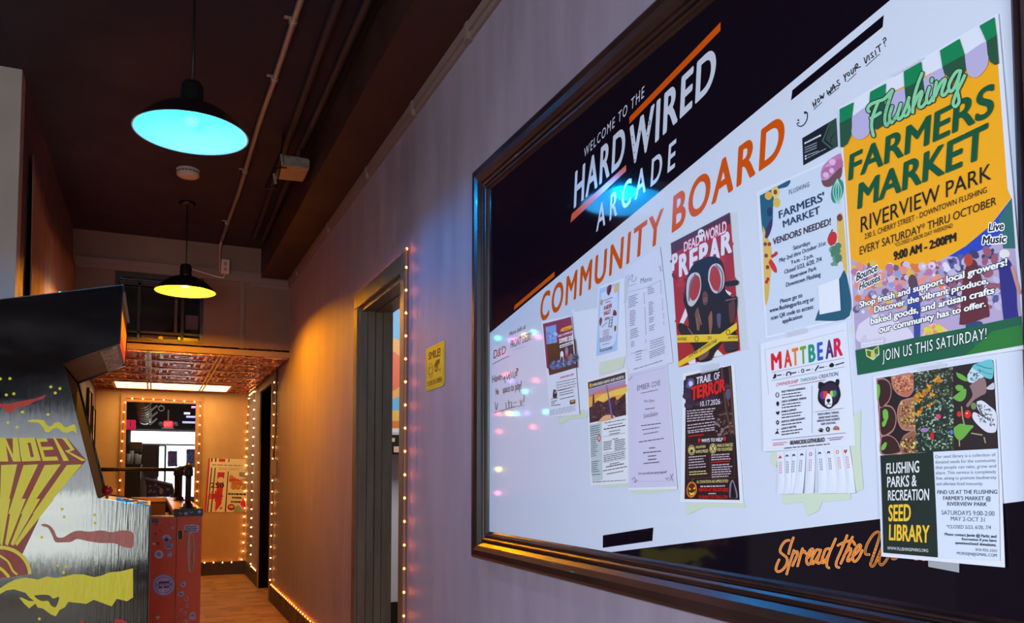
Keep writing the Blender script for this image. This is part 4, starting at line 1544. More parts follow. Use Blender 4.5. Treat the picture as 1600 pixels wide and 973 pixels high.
# logo: red ground with yellow letters and rays
s.poly([(-496, 440), (490, 440), (626, 598), (320, 940), (132, 1340), (-132, 1340), (-320, 940), (-496, 745)], ARD)
s.L += 1
for poly in ([(-10, 434), (40, 434), (94, 560), (92, 434), (128, 434), (150, 606), (96, 606), (44, 490), (60, 606), (-10, 606)],
             [(134, 434), (250, 434), (296, 600), (160, 606), (150, 560)],
             [(262, 440), (338, 440), (346, 462), (290, 464), (300, 500), (380, 498), (388, 520), (312, 524), (326, 572), (412, 570), (424, 598), (310, 602)],
             [(384, 432), (400, 432), (500, 600), (460, 602)],
             [(440, 436), (482, 436), (540, 520), (500, 536), (626, 598), (590, 602), (470, 530), (510, 516), (462, 452)]):
    s.poly(poly, AYL, up=False)
s.L += 1
s.poly([(200, 470), (222, 470), (246, 572), (222, 574)], ARD)
s.L += 1
for a, b, c_, d in ((8, 124, -2, 44), (170, 276, 60, 108), (324, 440, 152, 190), (484, 594, 236, 300)):
    s.poly([(a, 632), (b, 626), (d + (d - b) * 0.02, 985), (c_, 985)], AYL, up=False)
for a, b, c_, d in ((8, 124, -2, 44), (170, 276, 60, 108), (324, 440, 152, 190)):
    s.poly([(-14 - a, 632), (-14 - b, 626), (-14 - d, 985), (-14 - c_, 985)], AYL, up=False)
s.crop(0, 780, 5.042)
for a, b, c_, d in ((0, 78, 2, 16), (104, 200, 40, 60), (226, 312, 84, 104), (344, 424, 116, 134)):
    s.poly([(a - 4, -5), (b + 4, -5), (d, 372 - (d > 20) * 6), (c_, 350)], AYL, up=False)
    if a < 300:
        s.poly([(-12 - a, -5), (-20 - b, -5), (-15 - d, 366), (-15 - c_, 350)], AYL, up=False)
s.L += 1
s.ell(0, 590, 248, 226, AYL, n=40)
s.ell(0, 596, 222, 204, ARD, n=40)
s.stroke([(-40, 420), (40, 470), (70, 500), (100, 560), (132, 588)], 16, AYL)
s.stroke([(-40, 520), (20, 556), (66, 606)], 24, AYL)
s.L += 1
s.poly([(-260, 620), (60, 616), (260, 584), (252, 900), (-260, 900)], CAB)
s.L += 1
s.blob([(322, 200), (350, 192), (390, 206), (426, 246), (450, 296), (500, 298), (560, 262), (620, 246), (700, 254), (800, 244), (880, 258), (960, 244), (1046, 262), (1048, 372), (980, 376), (900, 346), (800, 344), (700, 330), (610, 312), (560, 334), (500, 338), (436, 334), (410, 280), (380, 226), (340, 212)], APK, 4)
for (x, y) in ((488, 78), (504, 138), (746, 122), (750, 186), (328, 298), (456, 520), (522, 526), (500, 574), (310, 940)):
    s.ell(x, y, 12, 12, AYL, n=12, up=False)
s.L += 1
s.poly([(-60, 760), (0, 700), (60, 660), (120, 630), (200, 615), (300, 630), (370, 606), (440, 618), (520, 604), (580, 588), (660, 590), (740, 612), (800, 600), (860, 574), (950, 566), (1048, 542), (1048, 772), (1000, 802), (920, 782), (880, 842), (820, 820), (740, 790), (680, 822), (540, 806), (510, 850), (470, 870), (440, 920), (400, 905), (340, 860), (296, 850), (280, 820), (230, 858), (190, 820), (152, 774), (170, 772), (230, 800), (270, 800), (230, 770), (200, 735), (110, 708), (50, 716), (-60, 780)], AYL)
s.blob([(268, 756), (340, 750), (390, 756), (420, 780), (466, 770), (440, 846), (404, 836), (380, 800), (330, 800), (290, 780)], CAB, 4)
s.blob([(620, 980), (640, 960), (648, 940), (668, 975), (700, 1030), (600, 1030)], ART)
s.blob([(900, 970), (912, 940), (950, 944), (990, 960), (1040, 1010), (900, 1010)], ART)
s.build('side_art', r)

# ================================================================ COMMUNITY BOARD
BY0, BY1, BZ0, BZ1 = 0.553, 2.473, 0.852, 2.127        # outer edge of the frame
r = empty('community_board', (D, (BY0 + BY1) / 2, BZ0), 'big glossy black and white notice board in a dark wooden frame on the right wall', 'notice board')
PROF = [(0.0, 0.0), (0.0, 0.028), (0.004, 0.034), (0.012, 0.038), (0.030, 0.038), (0.046, 0.033), (0.057, 0.025), (0.060, 0.020), (0.063, 0.020), (0.065, 0.025), (0.070, 0.027), (0.075, 0.024), (0.077, 0.017), (0.080, 0.017), (0.083, 0.021), (0.087, 0.020), (0.091, 0.014), (0.096, 0.010), (0.096, 0.0)]
bm = bmesh.new()
rings = []
for (yy, zz2, sy, sz) in ((BY0, BZ0, 1, 1), (BY1, BZ0, -1, 1), (BY1, BZ1, -1, -1), (BY0, BZ1, 1, -1)):
    rings.append([bm.verts.new((D - p, yy + sy * t, zz2 + sz * t * 0.92)) for t, p in PROF])
for i in range(4):
    a, b = rings[i], rings[(i + 1) % 4]
    for k in range(len(PROF) - 1):
        bm.faces.new((a[k], b[k], b[k + 1], a[k + 1]))
o = link('frame', bm, MAT_FRAME, r)

BWHITE = M('glossy_white_board', (222, 228, 244), 0.05)
ORANGE = M('orange_board_print', (222, 88, 14), 0.12)
SILVER = M('pale_board_print', (214, 218, 232), 0.12)
s = Sheet('X', BX, 4e-5, 31)
g = s.P
iy0, iy1, iz0, iz1 = BY0 + 0.085, BY1 - 0.085, BZ0 + 0.08, BZ1 - 0.08
s.items.append(([(iy1, iz1, 0.0), (iy0, iz1, 0.0), (iy0, iz0, 0.0), (iy1, iz0, 0.0), (iy1, iz1, -0.008), (iy0, iz1, -0.008), (iy0, iz0, -0.008), (iy1, iz0, -0.008)],
                [(0, 1, 2, 3), (7, 6, 5, 4), (0, 4, 5, 1), (1, 5, 6, 2), (2, 6, 7, 3), (3, 7, 4, 0)], BWHITE, 0.0))
# dark upper field: everything above the slanting edge
e0, e1 = g(768, 518), g(1391, 0)
k = (e1[1] - e0[1]) / (e1[0] - e0[0])
yt = e0[0] + (iz1 - e0[1]) / k
s.L = 1
zl, zr_ = e0[1] + (iy1 - e0[0]) * k, e0[1] + (iy0 - e0[0]) * k
s.items.append(([(iy1, iz1), (yt, iz1), (iy1, zl)], [(0, 1, 2)], DKPRINT, s.step) if yt >= iy0 else ([(iy1, iz1), (iy0, iz1), (iy0, zr_), (iy1, zl)], [(0, 1, 2, 3)], DKPRINT, s.step))
e0, e1 = g(952.8, 862.6), g(1600, 782.5)
k = (e1[1] - e0[1]) / (e1[0] - e0[0])
yb = e0[0] + (iz0 - e0[1]) / k
s.items.append(([(yb, iz0), (iy0, iz0), (iy0, e0[1] + (iy0 - e0[0]) * k)], [(0, 1, 2)], DKPRINT, s.step))
s.L = 2
s.poly([(942, 836.2), (1021, 823.8), (1019.4, 844.7), (941.8, 855.7)], DKPRINT, up=False)
s.poly([(1238, 141), (1381, 23.4), (1379.3, 42.2), (1236, 157)], DKPRINT, up=False)
s.poly([(983.5, 182.9), (1126, 34.5), (1125.6, 47.8), (983.5, 193.6)], ORANGE, up=False)
s.poly([(893.2, 334.5), (978.3, 257.5), (978.3, 267.2), (891.4, 348)], ORANGE, up=False)
s.poly([(804, 477.2), (866.6, 424.2), (866.2, 432), (802.9, 484.6)], ORANGE, up=False)
s.text('WELCOME TO THE', SILVER, 913, 232, 246, 1007, 133.5, 150.5, bold=-0.008, space=1.25, shear=0.12)
s.text('HARD', SILVER, 896.5, 271, 326, 977, 195, 251.5, bold=0.03, shear=0.14, res=6, space=1.16)
s.text('WIRED', SILVER, 984, 199, 262, 1119, 68.5, 131, bold=0.035, shear=0.10, res=6, space=1.14)
s.text('ARCADE', SILVER, 931.5, 324, 362.5, 1057, 216, 259, bold=0.02, space=1.55, shear=0.14, res=6)
s.text('COMMUNITY', ORANGE, 844.5, 462, 504, 1037.5, 324, 374, bold=0.026, space=1.2, shear=0.14, res=6)
s.text('BOARD', ORANGE, 1049.5, 309, 364.5, 1226, 175, 240, bold=0.032, space=1.16, shear=0.1, res=6)
# dots on the W
for (x, y) in ((988, 214), (990, 226), (991, 238), (992, 250), (1000, 206), (1003, 222), (1000, 240), (1009, 200), (1012, 212), (1006, 228), (1012, 236)):
    s.ell(x, y, 0.9, 1.0, DKPRINT, n=8, up=False)
s.ring(1013.5, 191, 3, 4.2, 1.0, DKPRINT)
# "Spread the W..." brush script
s.crop(1205, 825, 8.42)
LORA, DORA = M('pale_orange_edge', (255, 196, 140), 0.2), M('script_orange', (246, 130, 36), 0.15)
SCRIPT = [[(295, 125), (270, 190), (246, 270), (232, 335)], [(238, 158), (190, 170), (140, 230), (120, 300), (150, 340), (200, 380), (215, 430), (190, 500), (140, 555), (90, 570), (65, 540), (78, 480), (106, 415)],
          [(302, 292), (270, 390), (235, 500), (206, 602)], [(300, 330), (340, 306), (350, 340), (320, 410), (284, 492)],
          [(415, 268), (390, 350), (350, 496)], [(392, 340), (436, 300), (456, 330)],
          [(470, 400), (520, 350), (550, 290), (540, 270), (500, 310), (468, 400), (475, 460), (500, 475), (545, 425)],
          [(645, 290), (600, 284), (560, 350), (530, 430), (550, 468), (595, 410), (640, 330)], [(655, 285), (620, 390), (608, 450), (640, 458), (685, 410)],
          [(765, 268), (720, 280), (690, 350), (668, 430), (690, 455), (735, 390), (780, 300), (850, 140)], [(782, 290), (740, 420), (735, 495), (762, 522)],
          [(1002, 95), (920, 300), (862, 440), (862, 500), (895, 516)], [(880, 226), (950, 190), (1010, 170), (1070, 166), (1105, 216)],
          [(1072, 116), (1010, 260), (918, 464)], [(956, 366), (1010, 290), (1050, 266), (1046, 320), (1006, 410), (1020, 432), (1066, 396)],
          [(1075, 372), (1140, 310), (1182, 240), (1160, 218), (1110, 280), (1078, 370), (1085, 425), (1112, 436), (1160, 380), (1202, 290)],
          [(1290, 346), (1250, 342), (1240, 300), (1270, 200), (1340, 90), (1400, 48), (1432, 74), (1410, 170), (1340, 380), (1310, 470), (1332, 502), (1372, 460), (1440, 300), (1480, 190)],
          [(1476, 220), (1432, 370), (1425, 450), (1460, 482), (1510, 430), (1545, 370)],
          [(1640, 300), (1590, 340), (1600, 400), (1650, 392), (1660, 330), (1640, 300)], [(1700, 290), (1770, 320), (1800, 340)], [(1890, 300), (1870, 380), (1915, 405), (1950, 380), (1990, 240)], [(1990, 300), (1990, 400), (2020, 412)]]
s.L += 1
for st in SCRIPT:
    s.stroke(st, 44, DKPRINT, up=False)
s.L += 1
for st in SCRIPT:
    s.stroke(st, 33, LORA, up=False)
s.L += 1
for st in SCRIPT:
    s.stroke(st, 23, DORA, up=False)
# marker writing on the board
INKM = M('marker_ink', (22, 18, 30), 0.3)
s.L += 1
s.crop(1240, 50, 6.08)
for st in ([(183, 668), (190, 690), (198, 714)], [(208, 640), (211, 670), (214, 702)], [(188, 696), (216, 672)], [(252, 600), (262, 635), (270, 606), (281, 630), (291, 583)],
           [(318, 555), (331, 594), (341, 560), (353, 582), (358, 524)], [(368, 560), (379, 498), (396, 545)], [(368, 540), (408, 518)], [(432, 455), (414, 470), (426, 486), (441, 490), (432, 508), (412, 511)],
           [(478, 405), (490, 430), (502, 392)], [(490, 430), (495, 470)], [(548, 358), (553, 395), (568, 390), (570, 343)], [(590, 375), (585, 330), (604, 300), (610, 320), (592, 346), (638, 330)],
           [(672, 245), (690, 296), (702, 225)], [(714, 220), (723, 266)], [(752, 194), (735, 210), (750, 224), (762, 234), (740, 246)], [(775, 175), (786, 220)], [(785, 150), (830, 114)], [(810, 134), (822, 186)],
           [(850, 76), (870, 54), (879, 74), (860, 95), (868, 112)]):
    s.stroke(st, 9, INKM, up=False)
s.ring(238, 650, 14, 22, 8, INKM)
s.ring(525, 400, 14, 22, 8, INKM)
for st in ([(195, 736), (270, 668)], [(335, 606), (432, 528)], [(513, 472), (597, 394)], [(690, 325), (800, 226), (821, 210)]):
    s.stroke(st, 5, INKM, smooth=False, up=False)
s.ell(47, 838, 9, 9, INKM, up=False)
s.ell(112, 766, 12, 12, INKM, up=False)
s.ell(872, 132, 6, 6, INKM, up=False)
for st in ([(132, 768), (131, 825), (104, 876), (68, 897), (38, 884)], [(34, 872), (54, 860)], [(122, 760), (134, 774)]):
    s.stroke(st, 9, INKM, up=False)
s.crop(750, 490, 5.72)
s.text('More Info at', INKM, 262, 165, 200, 412, 92, 130, shear=0.2, bold=0.005)
s.text('FRONT DESK!', INKM, 274, 245, 310, 462, 160, 230, shear=0.12, bold=0.005)
s.stroke([(290, 330), (410, 290)], 3, M('faded_ink', (150, 140, 190), 0.3), smooth=False)
s.text('D&D', INKM, 122, 330, 402, 232, 282, 352, bold=-0.006, shear=0.1)
s.stroke([(116, 450), (190, 410), (262, 376)], 4, INKM)
s.text('Have', INKM, 112, 558, 618, 190, 520, 590, bold=-0.012)
for st in ([(196, 560), (210, 590), (222, 560), (226, 620)], [(236, 540), (246, 585), (262, 540), (266, 590)], [(276, 520), (284, 572)], [(296, 520), (300, 570), (316, 560), (314, 520)]):
    s.stroke(st, 4, INKM, up=False)
s.text('?', INKM, 322, 490, 556, 344, 482, 548, bold=-0.01)
s.text('Ne', INKM, 142, 670, 726, 170, 662, 718, bold=-0.012)
s.text('space to play?', INKM, 205, 650, 708, 374, 596, 672, bold=-0.014)
for st in ([(136, 790), (146, 860), (160, 800)], [(232, 790), (238, 846)], [(256, 770), (262, 840)], [(252, 800), (282, 790), (284, 836)], [(300, 800), (330, 790)], [(360, 770), (368, 816), (380, 770)], [(396, 730), (394, 790)]):
    s.stroke(st, 4, INKM, up=False)
s.stroke([(132, 884), (220, 858), (320, 828)], 5, INKM)
s.stroke([(330, 828), (396, 818)], 3, INKM)
# yellow-green stains of old tape glue
STAIN = M('old_glue_stain', (216, 229, 206), 0.3)
s.crop(0, 0, 1)
s.L += 1
for pl in ([(1222, 772), (1330, 764), (1330, 780), (1285, 784), (1280, 798), (1262, 806), (1256, 784), (1224, 788)], [(1206, 700), (1216, 702), (1214, 730), (1206, 726)], [(1334, 650), (1346, 640), (1345, 700), (1350, 764), (1338, 768), (1330, 700)],
           [(1072, 786), (1164, 786), (1166, 792), (1100, 792), (1080, 802), (1074, 804)], [(984, 764), (1056, 758), (1056, 766), (1020, 770), (990, 772)], [(872, 654), (912, 640), (922, 642), (916, 652), (890, 656), (874, 664)],
           [(938, 566), (978, 556), (974, 574), (946, 584), (936, 582)], [(936, 758), (982, 752), (984, 758), (950, 762)], [(1334, 498), (1338, 492), (1336, 520), (1330, 520)]):
    s.poly(pl, STAIN, up=False)
s.build('board_panel', r)

# ================================================================ FLYERS
TAPE = M('clear_tape', (236, 238, 244), 0.22, alpha=0.32)
EDGE = 0.0012


def flyer(quad, seed, mat=PAPER, name='flyer', **c):
    s_ = Sheet('X', BX, 2.5e-5, seed)
    s_.paper(quad, mat)
    s_.w = curl(EDGE, **c)
    return s_


def tape(parent, pts, lab=None):
    s_ = Sheet('X', BX, 2.5e-5, 1)
    s_.paper(pts, TAPE, 0.0002)
    return s_.build('tape', parent, gap=0.0042)


def done(s_, name, label, cat='flyer', gap=0.0):
    o = s_.build(name, None, gap)
    return tag(o, label, cat, 'flyers taped to the notice board')


# --- big farmers market poster
s = flyer([(1310.8, 169), (1562, 21), (1607, 545), (1339.5, 584.5)], 41, right=0.002)
s.crop(1300, 0, 3.243)
GR1, GR2, LAV, SUN = INK(0, 134, 82), INK(34, 84, 58), INK(192, 182, 222), INK(255, 176, 0)
s.poly([(52, 640), (300, 470), (560, 345), (835, 225), (850, 330), (898, 960), (917, 1004), (810, 1143), (682, 1250), (554, 1318), (427, 1361), (309, 1375), (213, 1361), (98, 1313)], SUN)
# photo underneath, blurred crowd
s.crop(1300, 280, 3.04)
PH = [INK(*c) for c in ((222, 196, 214), (240, 150, 130), (236, 120, 60), (150, 160, 210), (120, 90, 120), (236, 226, 240), (196, 120, 160), (230, 190, 90))]
s.poly([(92, 380), (200, 426), (300, 438), (400, 425), (520, 385), (640, 320), (760, 220), (860, 92), (878, 330), (910, 652), (600, 712), (400, 752), (115, 812)], INK(190, 170, 206))
s.poly([(560, 366), (640, 318), (760, 220), (862, 90), (870, 200), (760, 320), (620, 372)], INK(40, 70, 190))
s.poly([(862, 90), (880, 330), (820, 330), (800, 190)], INK(50, 110, 110))
s.spots([(100, 400), (560, 400), (560, 560), (110, 640)], 190, 15, 15, PH)
s.spots([(560, 380), (800, 330), (890, 600), (560, 640)], 120, 13, 20, [INK(120, 130, 200), INK(90, 90, 150), INK(200, 190, 220), INK(160, 90, 110), INK(60, 60, 110)])
s.blob([(130, 690), (220, 640), (330, 680), (390, 740), (380, 800), (200, 790), (120, 760)], INK(228, 218, 236))
s.blob([(420, 760), (470, 690), (530, 700), (560, 730), (500, 770)], INK(246, 200, 150))
s.spots([(430, 700), (540, 690), (540, 740), (440, 760)], 16, 12, 8, [INK(226, 220, 60), INK(240, 150, 110)])
s.blob([(360, 620), (370, 500), (380, 460), (406, 470), (420, 560), (424, 640), (420, 780), (396, 790), (390, 660)], INK(60, 70, 160))
s.ell(386, 486, 20, 34, INK(96, 66, 76))
s.blob([(610, 690), (618, 600), (630, 470), (650, 400), (676, 380), (700, 410), (730, 520), (756, 640), (730, 660), (640, 690)], INK(104, 40, 52))
s.blob([(640, 690), (720, 680), (730, 800), (700, 815), (688, 720), (670, 820), (652, 810)], INK(50, 70, 120))
s.ell(655, 384, 22, 30, INK(190, 70, 50))
s.blob([(800, 420), (826, 380), (860, 400), (884, 520), (890, 620), (912, 760), (880, 780), (860, 660), (850, 780), (828, 700), (812, 560)], INK(46, 40, 130))
s.ell(828, 356, 26, 22, INK(236, 232, 226))
s.stroke([(866, 420), (886, 490), (900, 540)], 18, INK(206, 150, 140))
s.poly([(115, 812), (400, 752), (650, 704), (910, 650), (918, 788), (560, 850), (125, 930)], INK(22, 96, 66))
for x, y in ((690, 745), (720, 740)):
    s.stroke([(x, y), (x + 4, y + 58)], 12, INK(20, 110, 90), up=False)
s.poly([(640, 836), (770, 722), (912, 692), (918, 788)], INK(40, 124, 50))
BW = INK(255, 255, 255)
for t_, a, b, c_, d_, e_, f_ in (('Shop fresh and support local growers!', 133, 582, 612, 842, 374, 410), ('Discover the vibrant produce,', 205, 604, 636, 752, 464, 494), ('baked goods, and artisan crafts', 188, 658, 692, 780, 508, 542), ('our community has to offer.', 228, 698, 732, 740, 574, 604)):
    s.text(t_, BW, a, b, c_, d_, e_, f_, bold=0.04, halo=BLACK, hoff=0.1)
s.text('JOIN US THIS SATURDAY!', BW, 245, 812, 864, 742, 706, 758, bold=-0.005, halo=INK(10, 40, 30), hoff=0.06, space=1.1)
for t_, a, b, c_, d_, e_, f_ in (('Live', 752, 212, 250, 826, 202, 240), ('Music', 722, 272, 310, 838, 262, 302), ('Bounce', 120, 448, 486, 222, 398, 434), ('Houses', 134, 496, 530, 236, 446, 480)):
    s.text(t_, BLACK, a, b, c_, d_, e_, f_, bold=0.035, halo=BW, hoff=0.14, shear=0.15)
s.text('RIVERVIEW PARK', BLACK, 142, 182, 254, 766, -76, 0, bold=0.0)
s.text('230 S. CHERRY STREET - DOWNTOWN FLUSHING', BLACK, 160, 260, 286, 744, 37, 64)
s.text('EVERY SATURDAY* THRU OCTOBER', BLACK, 137, 322, 360, 790, 83, 122)
s.text('*CLOSED LABOR DAY WEEKEND', BLACK, 303, 305, 323, 580, 209, 229)
s.text('9:00 AM - 2:00PM', BLACK, 298, 346, 388, 598, 253, 294, bold=0.05)
s.blob([(146, 760), (160, 740), (176, 762), (250, 750), (246, 778), (150, 800)], INK(214, 206, 226))
s.greek(WHITE, 144, 780, 250, 764, 2, 14, 7, ragged=0.0)
s.poly([(164, 806), (198, 812), (228, 790), (232, 832), (202, 860), (170, 842)], INK(230, 220, 150))
s.poly([(170, 812), (198, 818), (224, 797), (226, 828), (202, 852), (174, 838)], INK(70, 120, 40))
s.poly([(192, 816), (206, 812), (214, 842), (202, 852), (190, 846)], INK(226, 196, 90))
s.ell(214, 838, 7, 9, INK(110, 190, 220), up=False)
# awning
s.crop(1300, 0, 3.243)
s.L += 1
for pl in ([(108, 594), (196, 540), (198, 660), (176, 696), (144, 708), (114, 694), (104, 660)], [(272, 500), (374, 450), (386, 540), (360, 590), (320, 612), (284, 600)], [(470, 402), (566, 346), (578, 400), (560, 470), (510, 500), (478, 480)], [(680, 284), (794, 214), (804, 300), (790, 350), (745, 394), (706, 386), (690, 350)]):
    s.blob(pl, LAV, 4, up=False)
s.L += 1
for pl, pm in (([(45, 626), (107, 594), (108, 640), (102, 690), (84, 730), (60, 748), (49, 746)], [(45, 554), (116, 519), (107, 594), (45, 626)]),
               ([(193, 545), (276, 498), (276, 600), (262, 640), (236, 658), (210, 650), (198, 620)], [(200, 467), (280, 424), (276, 498), (193, 545)]),
               ([(375, 448), (470, 402), (478, 470), (462, 520), (428, 545), (398, 540), (380, 510)], [(370, 364), (460, 314), (470, 402), (375, 448)]),
               ([(568, 340), (682, 280), (690, 350), (672, 390), (634, 408), (600, 396), (576, 372)], [(555, 258), (655, 199), (682, 280), (568, 340)]),
               ([(793, 212), (847, 182), (858, 325), (836, 332), (814, 318), (800, 280)], [(758, 134), (835, 91), (847, 182), (793, 212)])):
    s.poly(pl, GR2, up=False)
    s.poly(pm, GR1, up=False)
DG = INK(0, 84, 48)
s.text('FARMERS', DG, 88, 790, 918, 834, 420, 580, bold=0.028, shear=0.08, res=6)
s.text('MARKET', DG, 134, 936, 1062, 804, 622, 790, bold=0.032, shear=0.08, res=6)
# brush script over the awning
s.crop(1350, 100, 8.106)
FL = [[(84, 606), (66, 590), (70, 556), (110, 512), (190, 478), (270, 450), (330, 390), (376, 338)], [(196, 486), (152, 600), (122, 700), (114, 800), (138, 912)], [(104, 692), (165, 660), (226, 620)],
      [(378, 345), (344, 440), (296, 600), (280, 720), (302, 784), (334, 740)], [(376, 540), (346, 640), (344, 716), (366, 746), (412, 690), (452, 620)], [(486, 510), (452, 620), (442, 680), (466, 702), (512, 655)],
      [(512, 640), (552, 550), (590, 428), (578, 500), (594, 580), (574, 640), (538, 664)], [(756, 122), (702, 260), (652, 440), (636, 618)], [(650, 530), (692, 430), (748, 352), (752, 392), (716, 500), (724, 552), (764, 540), (804, 488)],
      [(850, 300), (816, 420), (818, 490), (852, 492), (894, 420)], [(884, 196), (878, 226)], [(940, 232), (916, 350), (898, 472)], [(922, 410), (986, 262), (1044, 198), (1052, 222), (1012, 340), (1012, 402), (1052, 388), (1096, 326)],
      [(1250, 92), (1200, 100), (1140, 180), (1098, 280), (1110, 352), (1152, 330), (1212, 206), (1250, 92)], [(1248, 96), (1204, 290), (1222, 420), (1226, 490), (1182, 546), (1152, 512), (1172, 430), (1214, 328), (1262, 236), (1300, 152)]]
s.L += 1
for st in FL:
    s.stroke(st, 66, INK(20, 52, 44), up=False)
s.L += 1
for st in FL:
    s.stroke(st, 40, INK(140, 214, 160), up=False)
o = done(s, 'poster', 'largest poster, orange and green, with a striped awning, at the right of the board', 'poster')
tape(o, [(1396, 117), (1447, 88), (1448, 92), (1398, 121)])

# --- seed library poster
s = flyer([(1365.5, 588.8), (1557, 561), (1574.5, 886), (1381.4, 868.8)], 43, bot=0.003)
s.crop(1360, 560, 6.082)
s.poly([(66, 190), (1178, 16), (1228, 855), (112, 912)], INK(34, 22, 22))
TER, SOIL, SPR = INK(186, 128, 118), INK(58, 28, 24), INK(120, 190, 70)
s.L += 1
for (cx_, cy_, rx, ry) in ((110, 320, 100, 140), (170, 580, 95, 142), (190, 850, 100, 122)):
    pass
POTS = (([(68, 192), (130, 184), (190, 220), (212, 300), (200, 380), (160, 440), (92, 470)], SOIL), ([(90, 460), (150, 440), (220, 460), (258, 540), (250, 640), (206, 710), (104, 734)], SOIL), ([(106, 740), (180, 724), (250, 762), (290, 830), (296, 900), (112, 912)], SOIL),
        ([(206, 170), (420, 138), (426, 280), (390, 350), (340, 366), (270, 340), (220, 270)], INK(196, 110, 84)), ([(300, 400), (380, 376), (436, 392), (442, 660), (380, 688), (310, 670), (270, 590), (268, 480)], INK(170, 110, 80)), ([(330, 730), (400, 690), (446, 690), (452, 896), (300, 902), (296, 800)], INK(150, 96, 70)))
for pl, mm in POTS:
    s.blob(pl, TER, 4, up=False)
s.L += 1
for pl, mm in POTS:
    cx_, cy_ = sum(p[0] for p in pl) / len(pl), sum(p[1] for p in pl) / len(pl)
    s.blob([(cx_ + (x - cx_) * 0.88, cy_ + (y - cy_) * 0.88) for x, y in pl], mm, 4, up=False)
s.spots([(220, 180), (415, 150), (410, 300), (270, 330)], 150, 9, 7, [INK(222, 150, 110), INK(160, 70, 50), INK(230, 170, 120)])
s.spots([(290, 420), (430, 410), (430, 640), (300, 650)], 120, 9, 8, [INK(200, 200, 70), INK(190, 110, 80), INK(110, 60, 44), INK(222, 180, 110)])
s.spots([(310, 770), (440, 720), (448, 890), (310, 895)], 90, 9, 8, [INK(226, 226, 90), INK(170, 110, 70), INK(90, 50, 36)])
for pl in ([(72, 250), (96, 250), (104, 320), (84, 400), (76, 380)], [(128, 500), (150, 480), (176, 500), (182, 560), (164, 590), (136, 570)], [(122, 610), (150, 580), (170, 590), (150, 640), (126, 646)], [(120, 830), (150, 796), (170, 806), (150, 860), (116, 870)]):
    s.blob(pl, SPR, 4, up=False)
# flower garden in the middle
s.poly([(420, 136), (800, 76), (820, 866), (452, 892)], INK(34, 44, 34))
s.spots([(424, 140), (800, 85), (802, 420), (440, 440)], 330, 12, 7, [INK(96, 106, 56), INK(60, 72, 40), INK(130, 130, 90), INK(170, 170, 180), INK(40, 44, 34)])
s.spots([(444, 420), (806, 400), (818, 860), (452, 885)], 420, 11, 6, [INK(66, 92, 70), INK(110, 150, 120), INK(44, 66, 48), INK(170, 196, 170), INK(26, 36, 28)])
for (x, y) in ((656, 185), (670, 216), (575, 260), (548, 300), (465, 345), (455, 380), (515, 345), (580, 440), (505, 490), (465, 530), (475, 400), (640, 210), (600, 345)):
    s.spots([(x - 24, y - 18), (x + 24, y - 18), (x + 24, y + 18), (x - 24, y + 18)], 6, 16, 9, [INK(226, 160, 40), INK(196, 120, 30)])
s.ell(664, 552, 26, 24, INK(222, 60, 120))
s.ell(530, 680, 36, 22, INK(170, 120, 190))
s.ell(604, 736, 20, 40, INK(206, 24, 34))
s.ell(790, 700, 14, 22, INK(90, 130, 220))
# right photograph: gloved hands, leaves, tomatoes
s.poly([(800, 76), (1178, 16), (1228, 855), (820, 866)], INK(40, 22, 26))
for pl in ([(830, 130), (900, 160), (950, 210), (910, 214), (850, 180)], [(822, 270), (850, 250), (896, 262), (900, 290), (850, 310)], [(800, 370), (850, 330), (900, 290), (930, 300), (920, 370), (880, 408), (830, 396)], [(808, 660), (870, 620), (930, 630), (1000, 640), (960, 690), (900, 760), (860, 776), (818, 730)]):
    s.blob(pl, INK(112, 176, 66), 4)
for st in ([(885, 460), (896, 560), (912, 630)], [(864, 780), (866, 830)], [(980, 710), (1040, 720), (1080, 726)], [(1100, 750), (1112, 800)]):
    s.stroke(st, 12, INK(170, 160, 110), up=False)
s.ell(862, 528, 22, 26, INK(226, 40, 30))
s.ell(944, 530, 32, 40, INK(232, 36, 26))
s.ell(936, 520, 8, 8, INK(255, 200, 190))
s.ell(1000, 452, 26, 34, INK(120, 140, 80))
s.blob([(940, 160), (1000, 70), (1060, 100), (1100, 170), (1010, 230), (950, 220)], INK(206, 220, 230), 4)
s.blob([(960, 260), (1060, 190), (1110, 200), (1120, 320), (1060, 360), (1000, 400), (950, 460), (930, 440), (990, 350)], INK(150, 116, 116), 4)
s.blob([(1000, 60), (1080, 30), (1178, 18), (1182, 180), (1120, 186), (1060, 140), (990, 90)], INK(110, 196, 206), 4)
s.stroke([(1030, 60), (1120, 90), (1176, 96)], 10, INK(60, 140, 150))
s.stroke([(1040, 100), (1120, 140), (1176, 150)], 8, INK(70, 150, 160))
s.blob([(1030, 410), (1080, 400), (1150, 450), (1216, 520), (1218, 680), (1170, 706), (1110, 690), (1030, 620), (990, 560), (1000, 510), (1050, 530), (1100, 560), (1040, 480)], INK(226, 226, 236), 4)
s.blob([(1120, 280), (1190, 230), (1196, 290), (1140, 296)], INK(206, 206, 216), 4)
s.spots([(1050, 430), (1160, 470), (1210, 660), (1040, 600)], 60, 12, 4, [INK(70, 76, 90), INK(110, 116, 130)])
s.spots([(960, 130), (1070, 110), (1080, 200), (970, 215)], 26, 9, 5, [INK(60, 120, 130), INK(70, 80, 100)])
s.stroke([(1040, 440), (1080, 520), (1120, 570)], 9, INK(60, 40, 44))
